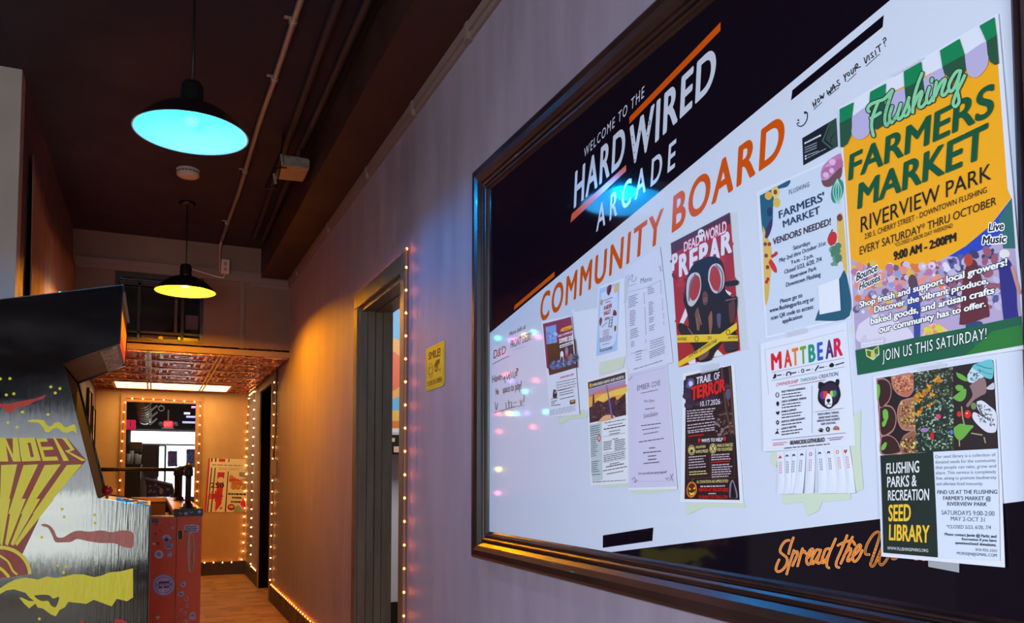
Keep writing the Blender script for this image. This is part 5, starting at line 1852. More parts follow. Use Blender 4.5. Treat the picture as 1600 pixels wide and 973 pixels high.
# text half
s.crop(1350, 550, 2.704)
s.poly([(78, 437), (300, 421), (326, 866), (96, 846)], INK(22, 40, 32))
s.poly([(302, 421), (574, 408), (590, 880), (328, 866)], INK(222, 230, 246))
WB = INK(236, 236, 236)
YB = INK(250, 200, 50)
s.text('FLUSHING', WB, 104, 470, 514, 243, 458, 508, bold=0.02)
s.text('PARKS &', WB, 108, 527, 571, 233, 517, 566, bold=0.02)
s.text('RECREATION', WB, 112, 584, 626, 286, 576, 625, bold=0.02)
s.text('SEED', YB, 115, 645, 714, 210, 641, 713, bold=0.03)
s.text('LIBRARY', YB, 119, 727, 793, 290, 731, 805, bold=0.03)
s.text('WWW.FLUSHINGPARKS.ORG', WB, 113, 820, 833, 286, 831, 844)
GT = INK(86, 96, 106)
for i, t_ in enumerate(('Our seed library is a collection of', 'donated seeds for the community', 'that people can take, grow and', 'share. This service is completely', 'free, aiming to promote biodiversity')):
    s.text(t_, GT, 310 + i * 1.3, 435 + i * 22.7, 448 + i * 22.7, 566 + i * 1.2, 426 + i * 24, 439 + i * 24)
s.text('and alleviate food insecurity.', GT, 317, 549, 562, 514, 548, 561)
BT = INK(40, 46, 56)
s.text('FIND US AT THE FLUSHING', BT, 321, 583, 599, 575, 581, 598, bold=0.012)
s.text("FARMER'S MARKET @", BT, 346, 608, 624, 548, 609, 626, bold=0.012)
s.text('RIVERVIEW PARK', BT, 364, 632, 648, 532, 634, 650, bold=0.012)
s.text('SATURDAYS 9:00-2:00', GT, 340, 668, 686, 564, 671, 691)
s.text('MAY 2-OCT 31', GT, 380, 694, 711, 523, 698, 716)
s.text('*CLOSED 5/23, 6/20, 7/4', GT, 362, 729, 743, 550, 732, 748)
s.text('Please contact Jamie @ Parks and', BT, 355, 762, 773, 574, 771, 784, bold=0.03)
s.text('Recreation if you have', BT, 428, 783, 793, 575, 789, 801, bold=0.03)
s.text('questions/seed donations.', BT, 400, 798, 809, 575, 807, 820, bold=0.03)
s.text('810-955-3331', GT, 487, 827, 838, 577, 832, 844)
s.text('MORSEJN@GMAIL.COM', GT, 408, 842, 853, 577, 851, 864)
o = done(s, 'poster', 'poster with gardening photos over a dark green panel and white text, lowest at the right', 'poster', gap=0.001)
tape(o, [(1453.5, 876), (1502, 879), (1502, 894), (1454, 885)])
tape(o, [(1434, 574), (1480, 566), (1481, 573), (1435, 580)])

# --- vendors wanted flyer
s = flyer([(1182.6, 300.5), (1315.7, 241.2), (1331, 497), (1197, 530)], 44, name='flyer')
TEAL, ICE = INK(36, 92, 118), INK(214, 224, 240)
s.crop(1170, 180, 2.78)
s.poly([(48, 338), (400, 182), (440, 872), (84, 958)], ICE)
s.blob([(50, 350), (110, 318), (180, 282), (170, 310), (120, 330), (108, 400), (104, 470), (70, 520), (58, 470)], TEAL)
s.blob([(290, 892), (310, 840), (360, 770), (395, 712), (424, 680), (440, 872)], TEAL)
PIZ = INK(232, 190, 90)
s.blob([(64, 480), (80, 520), (100, 570), (104, 640), (98, 700), (86, 800), (74, 820), (68, 700)], PIZ)
s.blob([(384, 440), (410, 430), (424, 560), (430, 690), (410, 650), (396, 600), (388, 520)], PIZ)
for x, y in ((78, 610), (84, 660), (92, 560), (74, 560), (408, 470), (404, 520), (412, 560), (410, 610)):
    s.ell(x, y, 8, 9, INK(150, 50, 40), up=False)
s.ell(118, 334, 18, 24, INK(240, 200, 90))
s.ell(118, 334, 8, 11, INK(120, 70, 40))
s.ell(88, 350, 16, 18, INK(236, 176, 60))
s.ell(124, 380, 16, 22, INK(226, 190, 70))
s.blob([(72, 530), (80, 490), (100, 452), (106, 470), (96, 510), (82, 535)], INK(70, 36, 84))
s.ell(94, 420, 12, 20, INK(40, 50, 90))
s.blob([(88, 640), (100, 626), (122, 660), (124, 684), (108, 676)], INK(214, 46, 30))
for x, y in ((106, 612), (116, 606), (122, 600), (86, 712), (80, 724), (360, 560), (372, 575)):
    s.ell(x, y, 7, 8, INK(190, 30, 40), up=False)
s.blob([(72, 760), (84, 732), (90, 770), (80, 812)], INK(222, 190, 70))
s.blob([(344, 540), (356, 510), (378, 508), (386, 530), (376, 560), (352, 562)], INK(206, 44, 36))
s.stroke([(360, 512), (366, 498)], 6, INK(60, 110, 50))
s.spots([(364, 575), (400, 560), (400, 640), (362, 655)], 24, 11, 12, [INK(110, 160, 130), INK(80, 130, 100)])
s.ell(398, 445, 12, 16, INK(130, 60, 50))
s.ell(402, 650, 12, 14, INK(226, 220, 236))
s.blob([(316, 250), (326, 222), (350, 196), (380, 176), (404, 170), (408, 232), (370, 262), (322, 280)], INK(206, 130, 176))
s.spots([(326, 232), (400, 180), (402, 230), (330, 268)], 24, 13, 12, [INK(226, 160, 206), INK(190, 110, 160), INK(236, 190, 226)])
s.blob([(318, 282), (350, 276), (404, 226), (406, 262), (386, 290), (352, 312), (328, 306)], INK(120, 76, 80))
s.ell(388, 330, 26, 54, INK(50, 140, 130), rot=0.2)
for k in range(4):
    s.stroke([(388, 278), (370 + k * 12, 330), (384 + k * 3, 382)], 4, INK(170, 226, 196), up=(k == 0))
NAV = INK(34, 58, 96)
s.text('FLUSHING', NAV, 178, 326, 346, 266, 290, 310, space=1.2)
s.text("FARMERS'", NAV, 132, 418, 452, 330, 334, 372, bold=0.025, shear=-0.1)
s.text('MARKET', NAV, 150, 460, 490, 312, 394, 428, bold=0.025, shear=-0.1)
s.text('VENDORS NEEDED!', INK(60, 30, 50), 108, 536, 564, 360, 446, 476, bold=0.03)
for t_, a, b, c_, d_, e_, f_ in (('Saturdays', 196, 568, 586, 270, 544, 562), ('May 2nd thru October 31st', 136, 622, 640, 338, 545, 563), ('9 a.m. - 2 p.m.', 188, 630, 648, 284, 598, 616), ('Closed 5/23, 6/20, 7/4', 158, 672, 690, 320, 614, 634), ('Riverview Park', 184, 694, 712, 298, 654, 672), ('Downtown Flushing', 166, 728, 746, 316, 680, 700),
                                 ('Please go to', 140, 800, 818, 236, 770, 790), ('www.flushingparks.org or', 94, 840, 858, 288, 786, 806), ('scan QR code to access', 100, 872, 890, 284, 820, 840), ('application', 150, 886, 904, 236, 862, 880)):
    s.text(t_, NAV, a, b, c_, d_, e_, f_, bold=0.015)
s.poly([(306, 742), (396, 708), (404, 848), (312, 866)], WHITE)
done(s, 'flyer', 'pale blue vendor flyer bordered with painted fruit and vegetables, left of the largest poster')

# --- business card
s = flyer([(1254.3, 216), (1307.2, 184.4), (1309.7, 228.5), (1256, 258.2)], 45, BLACK)
s.crop(1240, 170, 7.485)
DGR = INK(48, 70, 60)
s.poly([(420, 160), (503, 110), (520, 432), (460, 470), (345, 375)], DGR)
s.poly([(430, 190), (440, 180), (376, 360), (470, 440), (456, 448), (350, 372)], BLACK)
s.poly([(430, 180), (424, 165), (336, 380), (440, 470), (456, 464), (356, 374)], INK(70, 100, 86))
s.stroke([(490, 290), (450, 340), (440, 390)], 8, BLACK)
s.greek(WHITE, 134, 396, 332, 296, 1, 10, 20, ragged=0.0)
s.greek(INK(190, 190, 196), 138, 452, 280, 392, 3, 28, 9, ragged=0.2)
s.greek(INK(190, 190, 196), 140, 548, 330, 478, 1, 28, 9, ragged=0.2)
s.greek(INK(190, 190, 196), 142, 584, 385, 462, 1, 28, 9, ragged=0.0)
for y in (556, 586):
    s.ell(148, y, 9, 10, WHITE, up=False)
tag(s.build('business_card'), 'small black and dark green business card above the vendor flyer', 'card')

# --- community skills flyer with tear-off tabs
s = flyer([(1191, 537), (1323.6, 503), (1338, 696), (1196.5, 705.5)], 46, left=0.003, bot=0.001)
s.crop(1195, 520, 9.731)
LINE = INK(90, 90, 110)
for st in ([(24, 258), (1216, -40)], [(24, 258), (84, 940)]):
    s.stroke(st, 4, INK(150, 150, 190), smooth=False)
RB = ((224, 24, 30), (232, 60, 20), (244, 130, 10), (120, 170, 40), (20, 150, 120), (30, 90, 210), (80, 44, 110), (222, 20, 80))
xs = [108, 298, 418, 540, 664, 798, 922, 1050, 1200]
ws = [164, 124, 108, 102, 116, 96, 132, 142]
for i, ch in enumerate('MATTBEAR'):
    x0, x1 = xs[i], xs[i] + ws[i]
    tl = lambda x: 318 - (x - 108) * 0.238
    bl_ = lambda x: 574 - (x - 108) * 0.214
    s.text(ch, INK(*RB[i]), x0 + 14, tl(x0), bl_(x0), x1 + 6, tl(x1), bl_(x1), bold=0.05, dx=-10)
for a, b, c_, d_ in ((130, 604, 1216, 382), (132, 728, 1228, 512)):
    s.stroke([(a, b), (c_, d_)], 5, LINE, smooth=False)
for (x, y, x2, y2) in ((206, 640, 272, 626), (420, 604, 494, 590), (640, 560, 704, 548), (838, 522, 916, 508), (1086, 478, 1216, 440)):
    s.greek(DKP, x, y, x2, y2, 1, 10, 20, ragged=0.0)
for st in ([(164, 690), (172, 640), (188, 636), (184, 680)], [(350, 650), (360, 604), (404, 598), (408, 640)], [(780, 572), (826, 500)], [(996, 500), (1030, 462), (1060, 490)]):
    s.stroke(st, 18, BLACK, up=False)
s.ring(590, 576, 24, 32, 13, BLACK)
s.ell(155, 688, 12, 10, BLACK, up=False)
s.blob([(996, 520), (1000, 486), (1056, 474), (1060, 508), (1030, 524)], BLACK)
for x, y in ((308, 634), (530, 596), (740, 552), (952, 508)):
    s.ell(x, y, 7, 7, BLACK, up=False)
s.text('OWNERSHIP', INK(206, 40, 70), 196, 766, 816, 524, 704, 756, shear=0.2, bold=0.005)
s.text('THROUGH', INK(40, 140, 140), 556, 700, 750, 812, 652, 704, shear=0.2, bold=0.005)
s.text('CREATION.', INK(56, 50, 120), 836, 640, 696, 1136, 586, 646, shear=0.2, bold=0.005)
s.stroke([(390, 812), (600, 774), (930, 712)], 8, INK(190, 50, 80))
s.crop(1195, 600, 8.848)
s.stroke([(666, 20), (670, 672)], 4, INK(130, 130, 160), smooth=False)
for y, hd in ((84, 'BUILD THROUGH EXPERIENCE.'), (222, 'CREATE. EXPERIMENT. IMPROVE.'), (360, 'SHARE & SUPPORT.'), (500, 'SKEPTICAL WHEN NECESSARY.'), (594, 'LEAVE IT BETTER.')):
    n = len(hd)
    w_ = min(340, n * 13)
    s.text(hd, BLACK, 252, y + 8, y + 36, 252 + w_, y + 8 - w_ * 0.155, y + 36 - w_ * 0.155, bold=0.03)
    s.greek(INK(50, 46, 70), 256, y + 58, 540, y + 18, 1 if y == 500 else 2, 40, 15, ragged=0.15)
s.ring(196, 150, 24, 36, 9, BLACK)
s.blob([(180, 270), (200, 236), (222, 268), (206, 304), (196, 304)], BLACK)
s.blob([(176, 392), (188, 378), (200, 386), (214, 374), (228, 386), (204, 426)], BLACK)
s.blob([(178, 530), (200, 498), (222, 530), (200, 564)], BLACK)
s.ell(200, 530, 8, 10, WHITE, up=True)
s.poly([(166, 690), (200, 640), (222, 684)], BLACK)
s.ell(204, 628, 10, 9, BLACK, up=False)
# bear emblem
PUR = INK(52, 28, 58)
s.L += 1
for pl in ([(752, 60), (760, -20), (790, -30), (830, -10), (800, 60)], [(990, -20), (1000, -60), (1030, -70), (1046, -40), (1030, 20)]):
    s.blob(pl, BLACK, 4, up=False)
s.blob([(748, 190), (760, 90), (790, 20), (860, -24), (920, -46), (980, -30), (1030, 20), (1060, 120), (1056, 180), (1020, 260), (980, 290), (940, 326), (900, 342), (860, 330), (800, 290), (760, 240)], BLACK, 4)
s.blob([(776, 160), (800, 60), (870, 0), (920, -16), (980, 0), (1020, 60), (1034, 150), (1000, 230), (940, 270), (860, 290), (800, 240)], PUR, 4)
s.blob([(852, 290), (850, 220), (880, 140), (900, 130), (940, 170), (950, 240), (940, 300), (900, 318)], WHITE, 4)
s.blob([(780, 180), (786, 120), (830, 98), (884, 104), (876, 150), (850, 196), (810, 204)], INK(230, 70, 30), 4)
s.blob([(780, 170), (790, 124), (822, 106), (826, 200), (806, 200)], INK(90, 50, 170), 4)
s.blob([(918, 104), (960, 88), (1002, 92), (1008, 140), (980, 178), (950, 172), (924, 140)], INK(40, 170, 90), 4)
s.blob([(918, 104), (950, 92), (956, 170), (936, 158), (922, 136)], INK(240, 200, 40), 4)
s.blob([(984, 94), (1004, 96), (1006, 140), (988, 168)], INK(40, 130, 200), 4)
s.blob([(870, 230), (880, 208), (910, 204), (926, 220), (912, 250), (894, 262)], BLACK, 4)
s.stroke([(864, 296), (884, 280), (900, 270), (918, 276), (936, 284)], 9, BLACK)
s.stroke([(708, 386), (1106, 332)], 4, LINE, smooth=False)
for t_, a, b, c_, d_, e_, f_ in (('BUILD USEFUL THINGS.', 752, 404, 432, 1044, 374, 402), ('SHARE WHAT WORKS.', 764, 452, 480, 1040, 424, 450), ("IMPROVE WHAT DOESN'T.", 744, 498, 526, 1060, 464, 494), ('KEEP CREATING.', 798, 540, 566, 1002, 518, 544)):
    s.text(t_, INK(46, 34, 60), a, b, c_, d_, e_, f_, bold=0.03)
s.blob([(770, 656), (790, 628), (816, 636), (818, 660), (792, 664)], BLACK)
for x, y in ((768, 636), (784, 618), (806, 616), (820, 630)):
    s.ell(x, y, 8, 9, BLACK, up=False)
s.ring(892, 624, 26, 36, 15, BLACK)
for k, c_ in enumerate(((170, 60, 40), (230, 120, 60), (150, 60, 50))):
    s.ring(1008, 634, 42 - k * 13, 56 - k * 15, 10, INK(*c_), 16, math.pi, 2 * math.pi)
s.stroke([(134, 774), (1140, 672)], 5, LINE, smooth=False)
s.text('BEARICIDE.GITHUB.IO', INK(30, 22, 40), 378, 784, 838, 850, 736, 796, bold=0.035)
for a, b, c_, d_, m_ in ((150, 820, 332, 802, (222, 90, 80)), (150, 846, 290, 832, (190, 60, 90)), (892, 750, 1104, 730, (160, 70, 120)), (920, 774, 1076, 756, (110, 80, 150))):
    s.stroke([(a, b), (c_, d_)], 9, INK(*m_), smooth=False)
s.greek(INK(50, 46, 70), 298, 880, 918, 820, 1, 10, 12, ragged=0)
fl = done(s, 'flyer', 'white flyer with rainbow lettering, a bear emblem and a fringe of tear-off tabs')
TABC = ((224, 40, 40), (50, 70, 120), (40, 60, 60), (50, 40, 70), (190, 70, 160), (50, 70, 120), (40, 30, 60), (226, 120, 40), (214, 24, 50))
tops = [198, 264, 318, 385, 462, 545, 622, 706, 780, 850]
bots = [(210, 280), (284, 335), (330, 360), (360, 440), (460, 535), (590, 665), (660, 752), (750, 838), (838, 912)]
for i in range(9):
    t0, t1 = tops[i], tops[i + 1]
    y0, y1 = 258 - (t0 - 198) * 0.083, 258 - (t1 - 198) * 0.083
    b0, b1 = bots[i]
    s = Sheet('X', BX, 2.5e-5, 60 + i)
    s.crop(1180, 660, 5.724)
    s.paper([(t0, y0), (t1 - 2, y1), (b1, 636 - i), (b0, 640 - i)], PAPER, 0.0003)
    s.w = curl(EDGE, bot=0.002 + 0.0025 * ((i * 7) % 4) / 3, mid=0.001)
    m_ = INK(*TABC[i])
    mx = (t0 + t1) / 2
    my = (y0 + y1) / 2
    if i == 8:
        s.blob([(mx - 16, my + 44), (mx - 8, my + 34), (mx, my + 44), (mx + 8, my + 32), (mx + 16, my + 42), (mx, my + 70)], m_)
    elif i == 0:
        s.poly([(mx - 18, my + 66), (mx, my + 36), (mx + 18, my + 62)], m_)
    elif i in (4, 7):
        s.ring(mx, my + 50, 14, 18, 7, m_)
    else:
        s.blob([(mx - 14, my + 62), (mx - 10, my + 40), (mx + 10, my + 38), (mx + 14, my + 58), (mx, my + 50)], m_)
    sx = (b0 + b1) / 2 - mx
    for dx_ in (-9, 6):
        for k in range(5):
            yq = my + 95 + k * 22
            xq = mx + dx_ + sx * (yq - my) / 390
            s.poly([(xq, yq), (xq + 5, yq), (xq + 5, yq + 17), (xq, yq + 17)], m_, up=(k == 0 and dx_ < 0))
    s.build('tear_off_tab', fl, gap=0.0003)
tape(fl, [(1230, 519), (1262, 511), (1263, 520), (1231, 528)])

# --- gas mask comic poster
s = flyer([(1048.8, 380), (1141.5, 332), (1157.5, 547), (1061.4, 573.7)], 47, INK(176, 32, 36), right=0.001)
s.crop(1020, 320, 3.744)
DRD, MSK = INK(84, 20, 24), INK(26, 18, 22)
s.poly([(108, 225), (455, 45), (460, 110), (112, 290)], DRD)
s.spots([(115, 300), (470, 200), (490, 500), (140, 700)], 40, 22, 12, [INK(150, 28, 30), INK(196, 44, 48), INK(130, 26, 28)])
WP = INK(236, 228, 236)
for pl in ([(420, 490), (466, 516), (430, 580), (410, 560)], [(160, 690), (196, 600), (210, 640), (180, 700)], [(376, 840), (420, 880), (360, 890)], [(200, 910), (250, 890), (256, 930), (220, 935)]):
    s.poly(pl, WP)
PREP = 'PREPAR'
px0 = [112, 152, 214, 270, 330, 400, 472]
for i, ch in enumerate(PREP):
    x0, x1 = px0[i] + 4, px0[i + 1] - 2
    t0_ = 318 - (x0 - 112) * 0.50 + (-24 if i == 0 else 0)
    b0_ = t0_ + (96 if i == 0 else 128)
    t1_ = t0_ - (x1 - x0) * 0.5
    s.text(ch, WP, x0, t0_, b0_, x1, t1_, b0_ - (x1 - x0) * 0.34, bold=0.06)
s.text('DEAD', WP, 186, 222, 276, 280, 172, 232, bold=0.02, halo=INK(200, 40, 60), hoff=0.09)
s.text('WORLD', WP, 300, 160, 218, 438, 92, 160, bold=0.02, halo=INK(200, 40, 60), hoff=0.09)
s.ell(288, 168, 20, 26, WP)
s.ell(282, 170, 5, 7, DRD)
s.ell(295, 164, 5, 7, DRD)
s.poly([(276, 190), (298, 184), (298, 210), (280, 216)], WP)
# mask
s.blob([(182, 560), (196, 470), (212, 400), (250, 340), (320, 306), (380, 306), (412, 340), (428, 420), (430, 500), (470, 540), (500, 540), (496, 640), (480, 700), (500, 780), (500, 850), (430, 860), (420, 800), (360, 880), (340, 910), (264, 915), (240, 830), (170, 760), (150, 710), (170, 690), (214, 710), (206, 640)], MSK, 4)
s.blob([(424, 452), (500, 440), (500, 470), (424, 476)], MSK, 3)
s.blob([(200, 520), (206, 440), (236, 400), (276, 404), (288, 470), (274, 540), (238, 592), (210, 580)], INK(206, 200, 206), 4)
s.blob([(212, 520), (222, 450), (248, 412), (276, 424), (282, 480), (264, 540), (236, 560)], INK(176, 52, 44), 4)
s.stroke([(216, 560), (224, 470), (252, 406)], 9, INK(110, 110, 124))
s.blob([(328, 440), (334, 380), (362, 346), (400, 352), (424, 410), (420, 480), (384, 518), (350, 500)], INK(206, 200, 206), 4)
s.blob([(336, 440), (344, 380), (366, 356), (390, 380), (404, 440), (392, 500), (360, 494)], INK(182, 52, 44), 4)
s.stroke([(376, 352), (412, 400), (410, 480), (386, 512)], 8, INK(110, 110, 124))
for pl, c_ in (([(296, 520), (312, 505), (328, 530), (322, 580), (300, 580)], (110, 60, 54)), ([(250, 640), (270, 600), (282, 690), (270, 740)], (120, 84, 60)), ([(330, 660), (350, 620), (354, 700), (340, 760)], (150, 96, 70)), ([(380, 640), (404, 640), (400, 720), (384, 700)], (90, 84, 110)), ([(450, 580), (486, 560), (490, 660), (460, 690)], (96, 50, 44)), ([(262, 860), (330, 820), (330, 880), (280, 910)], (120, 80, 76)), ([(420, 800), (500, 790), (500, 840), (430, 856)], (60, 40, 50))):
    s.blob(pl, INK(*c_), 4)
for st in ([(300, 552), (322, 546)], [(302, 566), (324, 560)], [(262, 660), (268, 730)], [(276, 640), (290, 700)], [(212, 720), (240, 760)], [(434, 560), (494, 548)]):
    s.stroke(st, 6, INK(150, 110, 100), smooth=False)
TAPY = INK(240, 200, 40)
s.poly([(146, 762), (400, 756), (506, 764), (508, 796), (400, 800), (148, 806)], TAPY)
s.text('ANTINE', MSK, 150, 776, 794, 204, 776, 794, bold=0.02)
s.text('ZO', MSK, 326, 770, 788, 350, 769, 787, bold=0.02)
s.text('ANTINE', MSK, 446, 770, 784, 506, 768, 782, bold=0.02)
s.ring(262, 784, 12, 16, 3, MSK)
s.poly([(152, 920), (300, 826), (500, 688), (502, 726), (310, 866), (156, 950)], TAPY)
s.text('ZOMBIE QUARANTINE', MSK, 216, 876, 894, 382, 782, 802, bold=0.02)
s.ring(448, 746, 13, 17, 4, MSK)
o = done(s, 'comic_poster', 'red comic poster of a black gas mask with yellow warning tape')
s2 = Sheet('X', BX, 2.5e-5)
s2.paper([(1139, 334), (1152, 330), (1170, 545), (1156, 550)], M('clear_sleeve', (244, 246, 250), 0.2, alpha=0.5), 0.0002)
s2.build('clear_sleeve', o, gap=0.0006)

# --- dark halloween trail flyer
s = flyer([(1067.6, 583), (1148, 569), (1163, 786), (1064, 784)], 48, M('white_card', (238, 240, 246), 0.3), bot=0.0008)
s.crop(1020, 560, 4.056)
NIG = INK(38, 16, 24)
s.poly([(212, 112), (500, 44), (556, 896), (206, 890)], NIG)
s.spots([(216, 120), (490, 60), (510, 300), (220, 300)], 40, 26, 22, [INK(46, 30, 60), INK(60, 40, 70), INK(30, 14, 26)])
s.blob([(214, 180), (230, 130), (262, 130), (264, 170), (236, 190)], INK(90, 90, 150))
s.ell(244, 160, 14, 18, INK(206, 210, 240))
s.spots([(400, 350), (500, 330), (520, 490), (400, 490)], 70, 8, 6, [INK(96, 66, 60), INK(60, 36, 36), INK(140, 110, 110)])
for st in ([(440, 60), (456, 200), (470, 330), (500, 470)], [(490, 60), (500, 200), (520, 480)], [(466, 180), (500, 170)], [(474, 230), (486, 300)]):
    s.stroke(st, 12, INK(96, 60, 44))
s.ell(482, 225, 16, 36, INK(90, 84, 116))
s.text('TRAIL', WP, 280, 120, 164, 378, 94, 144, bold=0.03, shear=0.1)
s.text('OF', WP, 392, 92, 138, 428, 84, 130, bold=0.02)
TR_ = INK(226, 30, 24)
for i, ch in enumerate('TERROR'):
    x0 = 248 + i * 36
    yt_ = 186 - i * 9.4
    s.text(ch, TR_, x0, yt_ - 4, yt_ + 84 - (i % 2) * 8, x0 + 38, yt_ - 16, yt_ + 70 - (i % 2) * 8, bold=0.05, halo=INK(90, 10, 14), hoff=0.1)
s.text('10.17.2026', WP, 306, 272, 304, 432, 254, 288, bold=0.01)
LT = INK(206, 186, 196)
s.greek(LT, 222, 330, 404, 312, 5, 16, 7, ragged=0.12)
s.greek(LT, 226, 420, 404, 396, 3, 18, 7, ragged=0.12)
s.greek(LT, 228, 468, 406, 446, 1, 16, 7, ragged=0.05)
s.greek(TR_, 230, 490, 330, 478, 1, 16, 7, ragged=0.1)
s.text('WAYS TO HELP', WP, 314, 510, 530, 450, 500, 524, bold=0.04)
for x, y in ((300, 518), (462, 508)):
    s.ell(x, y, 8, 14, TR_)
for x0, x1 in ((224, 364), (376, 520)):
    s.stroke([(x0, 544), (x1, 534), (x1 + 6, 752), (x0 + 4, 762), (x0, 544)], 2.5, INK(110, 60, 60), smooth=False)
BUT = INK(222, 206, 130)
s.ring(252, 580, 22, 32, 4, BUT)
s.ell(252, 580, 16, 22, BUT)
s.ell(252, 586, 9, 11, NIG)
s.ring(388, 570, 22, 32, 4, BUT)
s.ell(388, 570, 16, 24, BUT)
s.stroke([(378, 552), (398, 590)], 4, NIG)
s.stroke([(398, 552), (378, 590)], 4, NIG)
s.text('VOLUNTEER', BUT, 278, 554, 570, 342, 548, 564, bold=0.03)
s.text('RAFFLE PRIZES', BUT, 280, 582, 600, 358, 574, 594, bold=0.03)
s.text('MEALS & SNACKS', BUT, 414, 544, 560, 514, 534, 556, bold=0.03)
s.text('FOR VOLUNTEERS', BUT, 416, 568, 586, 512, 562, 582, bold=0.03)
s.greek(LT, 234, 622, 348, 612, 5, 17, 7, ragged=0.2)
s.greek(BUT, 238, 716, 356, 708, 2, 16, 7, ragged=0.15)
s.greek(LT, 378, 608, 510, 600, 3, 15, 7, ragged=0.2)
s.greek(TR_, 380, 654, 500, 646, 1, 16, 7, ragged=0.15)
s.greek(LT, 382, 672, 518, 664, 6, 15, 7, ragged=0.25)
s.text('ALL DONATIONS ARE APPRECIATED!', BUT, 286, 772, 790, 486, 766, 784, bold=0.02)
s.greek(LT, 310, 806, 466, 802, 1, 16, 9, ragged=0.0)
s.text('HEVON AT 810-577-0202', TR_, 300, 820, 842, 488, 820, 842, bold=0.03)
s.greek(LT, 360, 852, 410, 851, 1, 16, 7, ragged=0.0)
s.text('FLUSHINGTOTS-TRAIL.COM', TR_, 302, 866, 886, 482, 866, 886, bold=0.02)
s.blob([(222, 826), (236, 790), (258, 778), (282, 796), (288, 840), (270, 874), (246, 880), (226, 862)], INK(226, 120, 30))
s.blob([(228, 830), (240, 798), (260, 790), (276, 806), (280, 838), (266, 862), (246, 868), (232, 856)], INK(90, 36, 14))
YG = INK(255, 210, 70)
for pl in ([(236, 816), (252, 828), (240, 834)], [(262, 826), (278, 810), (276, 828)], [(236, 844), (250, 852), (264, 850), (278, 838), (268, 862), (248, 866)]):
    s.poly(pl, YG)
s.stroke([(256, 782), (262, 766), (270, 764)], 7, INK(70, 80, 40))
s.blob([(494, 880), (496, 800), (514, 768), (532, 800), (548, 880)], INK(130, 120, 140))
s.blob([(502, 880), (506, 810), (515, 780), (526, 812), (538, 880)], INK(14, 8, 14))
o = done(s, 'flyer', 'black halloween trail flyer with red title and a jack-o-lantern below the gas mask poster')
tape(o, [(1096, 571), (1124, 566), (1126, 578), (1098, 584)])

# --- menu and invitation pages
LILP = M('lilac_paper', (214, 208, 232), 0.6)
s = flyer([(977, 421.5), (1033, 385), (1053, 566), (983, 585)], 49, M('crumpled_white_paper', (222, 222, 242), 0.6), ripple=0.0006, top=0.002)
s.crop(920, 420, 5.407)
GI = INK(96, 92, 120)
s.stroke([(346, 110), (366, 66), (384, 52), (376, 100), (400, 104), (414, 66)], 4, GI)
s.stroke([(350, 148), (410, 124)], 3, GI, smooth=False)
s.text('Menu', GI, 446, 82, 126, 540, 56, 98, bold=-0.008, shear=0.1)
s.stroke([(344, 196), (480, 160), (610, 100)], 2, GI)
s.stroke([(600, -20), (630, 20)], 3, GI)
s.stroke([(612, 28), (618, -30)], 3, GI)
for x0, y0, x1, rows in ((346, 238, 426, 6), (356, 360, 410, 8), (360, 516, 450, 5), (364, 620, 396, 3), (506, 160, 560, 4), (512, 284, 556, 7), (514, 416, 562, 3), (516, 486, 570, 3)):
    s.greek(GI, x0, y0, x1, y0 - (x1 - x0) * 0.35, rows, 17, 6, ragged=0.4)
for x, y, rows in ((474, 206, 6), (480, 330, 14), (486, 600, 2), (616, 100, 7), (630, 256, 6), (640, 380, 3), (642, 450, 2)):
    for k in range(rows):
        s.ell(x + k * 0.6, y + k * 17, 4, 4, GI, n=6, up=(k == 0))
s.greek(GI, 524, 610, 648, 570, 4, 20, 5, ragged=0.1)
s.greek(GI, 520, 700, 656, 650, 4, 17, 5, ragged=0.1)
s.greek(GI, 404, 700, 456, 684, 4, 24, 5, ragged=0.1)
s.stroke([(366, 716), (500, 680)], 2, GI)
s.greek(GI, 388, 846, 632, 770, 1, 20, 5, ragged=0.0)
done(s, 'flyer', 'crumpled pale menu page with two columns, above the lilac page')

s = flyer([(982.5, 584), (1043.5, 566), (1060, 764), (984, 766)], 50, M('white_card', (238, 240, 246), 0.3), ripple=0.0006, bot=0.001)
s.crop(890, 560, 4.424)
s.poly([(411, 108), (678, 28), (746, 884), (417, 894)], LILP)
s.stroke([(424, 120), (664, 62)], 1.5, INK(160, 150, 190), smooth=False)
s.stroke([(440, 850), (700, 846)], 1.5, INK(160, 150, 190), smooth=False)
GP = INK(72, 60, 92)
s.text('EMBER', GP, 474, 188, 222, 558, 166, 204, bold=-0.004)
s.text('COVE', GP, 570, 164, 200, 630, 148, 184, bold=-0.004)
s.greek(GP, 500, 238, 616, 212, 1, 10, 5, ragged=0)
s.text('Pre-Open', GP, 520, 286, 304, 590, 278, 298, bold=-0.01, shear=0.2)
s.greek(GP, 526, 348, 592, 338, 1, 10, 6, ragged=0)
s.text('SoloSalon', GP, 516, 384, 412, 614, 362, 392, bold=-0.012, shear=0.25)
for y in (462, 490, 520):
    s.greek(GP, 500 + (y - 462) * .3, y, 634 - (y - 462) * .3, y - 18, 1, 10, 6, ragged=0)
s.greek(GP, 486, 574, 658, 548, 1, 10, 6, ragged=0)
for y, a, b in ((616, 556, 596), (648, 514, 636), (672, 546, 604), (696, 548, 606), (722, 518, 626)):
    s.greek(GP, a, y, b, y - (b - a) * 0.1, 1, 10, 7, ragged=0)
s.text("Can't stay until your party prepared?", GP, 482, 786, 802, 680, 772, 792, bold=-0.01, shear=0.2)
for st in ([(440, 840), (456, 820), (466, 858)], [(454, 856), (480, 840)], [(680, 830), (700, 820)], [(706, 800), (726, 846)], [(724, 796), (704, 842)], [(690, 838), (670, 826)], [(416, 150), (440, 126)]):
    s.stroke(st, 4, INK(140, 126, 170))
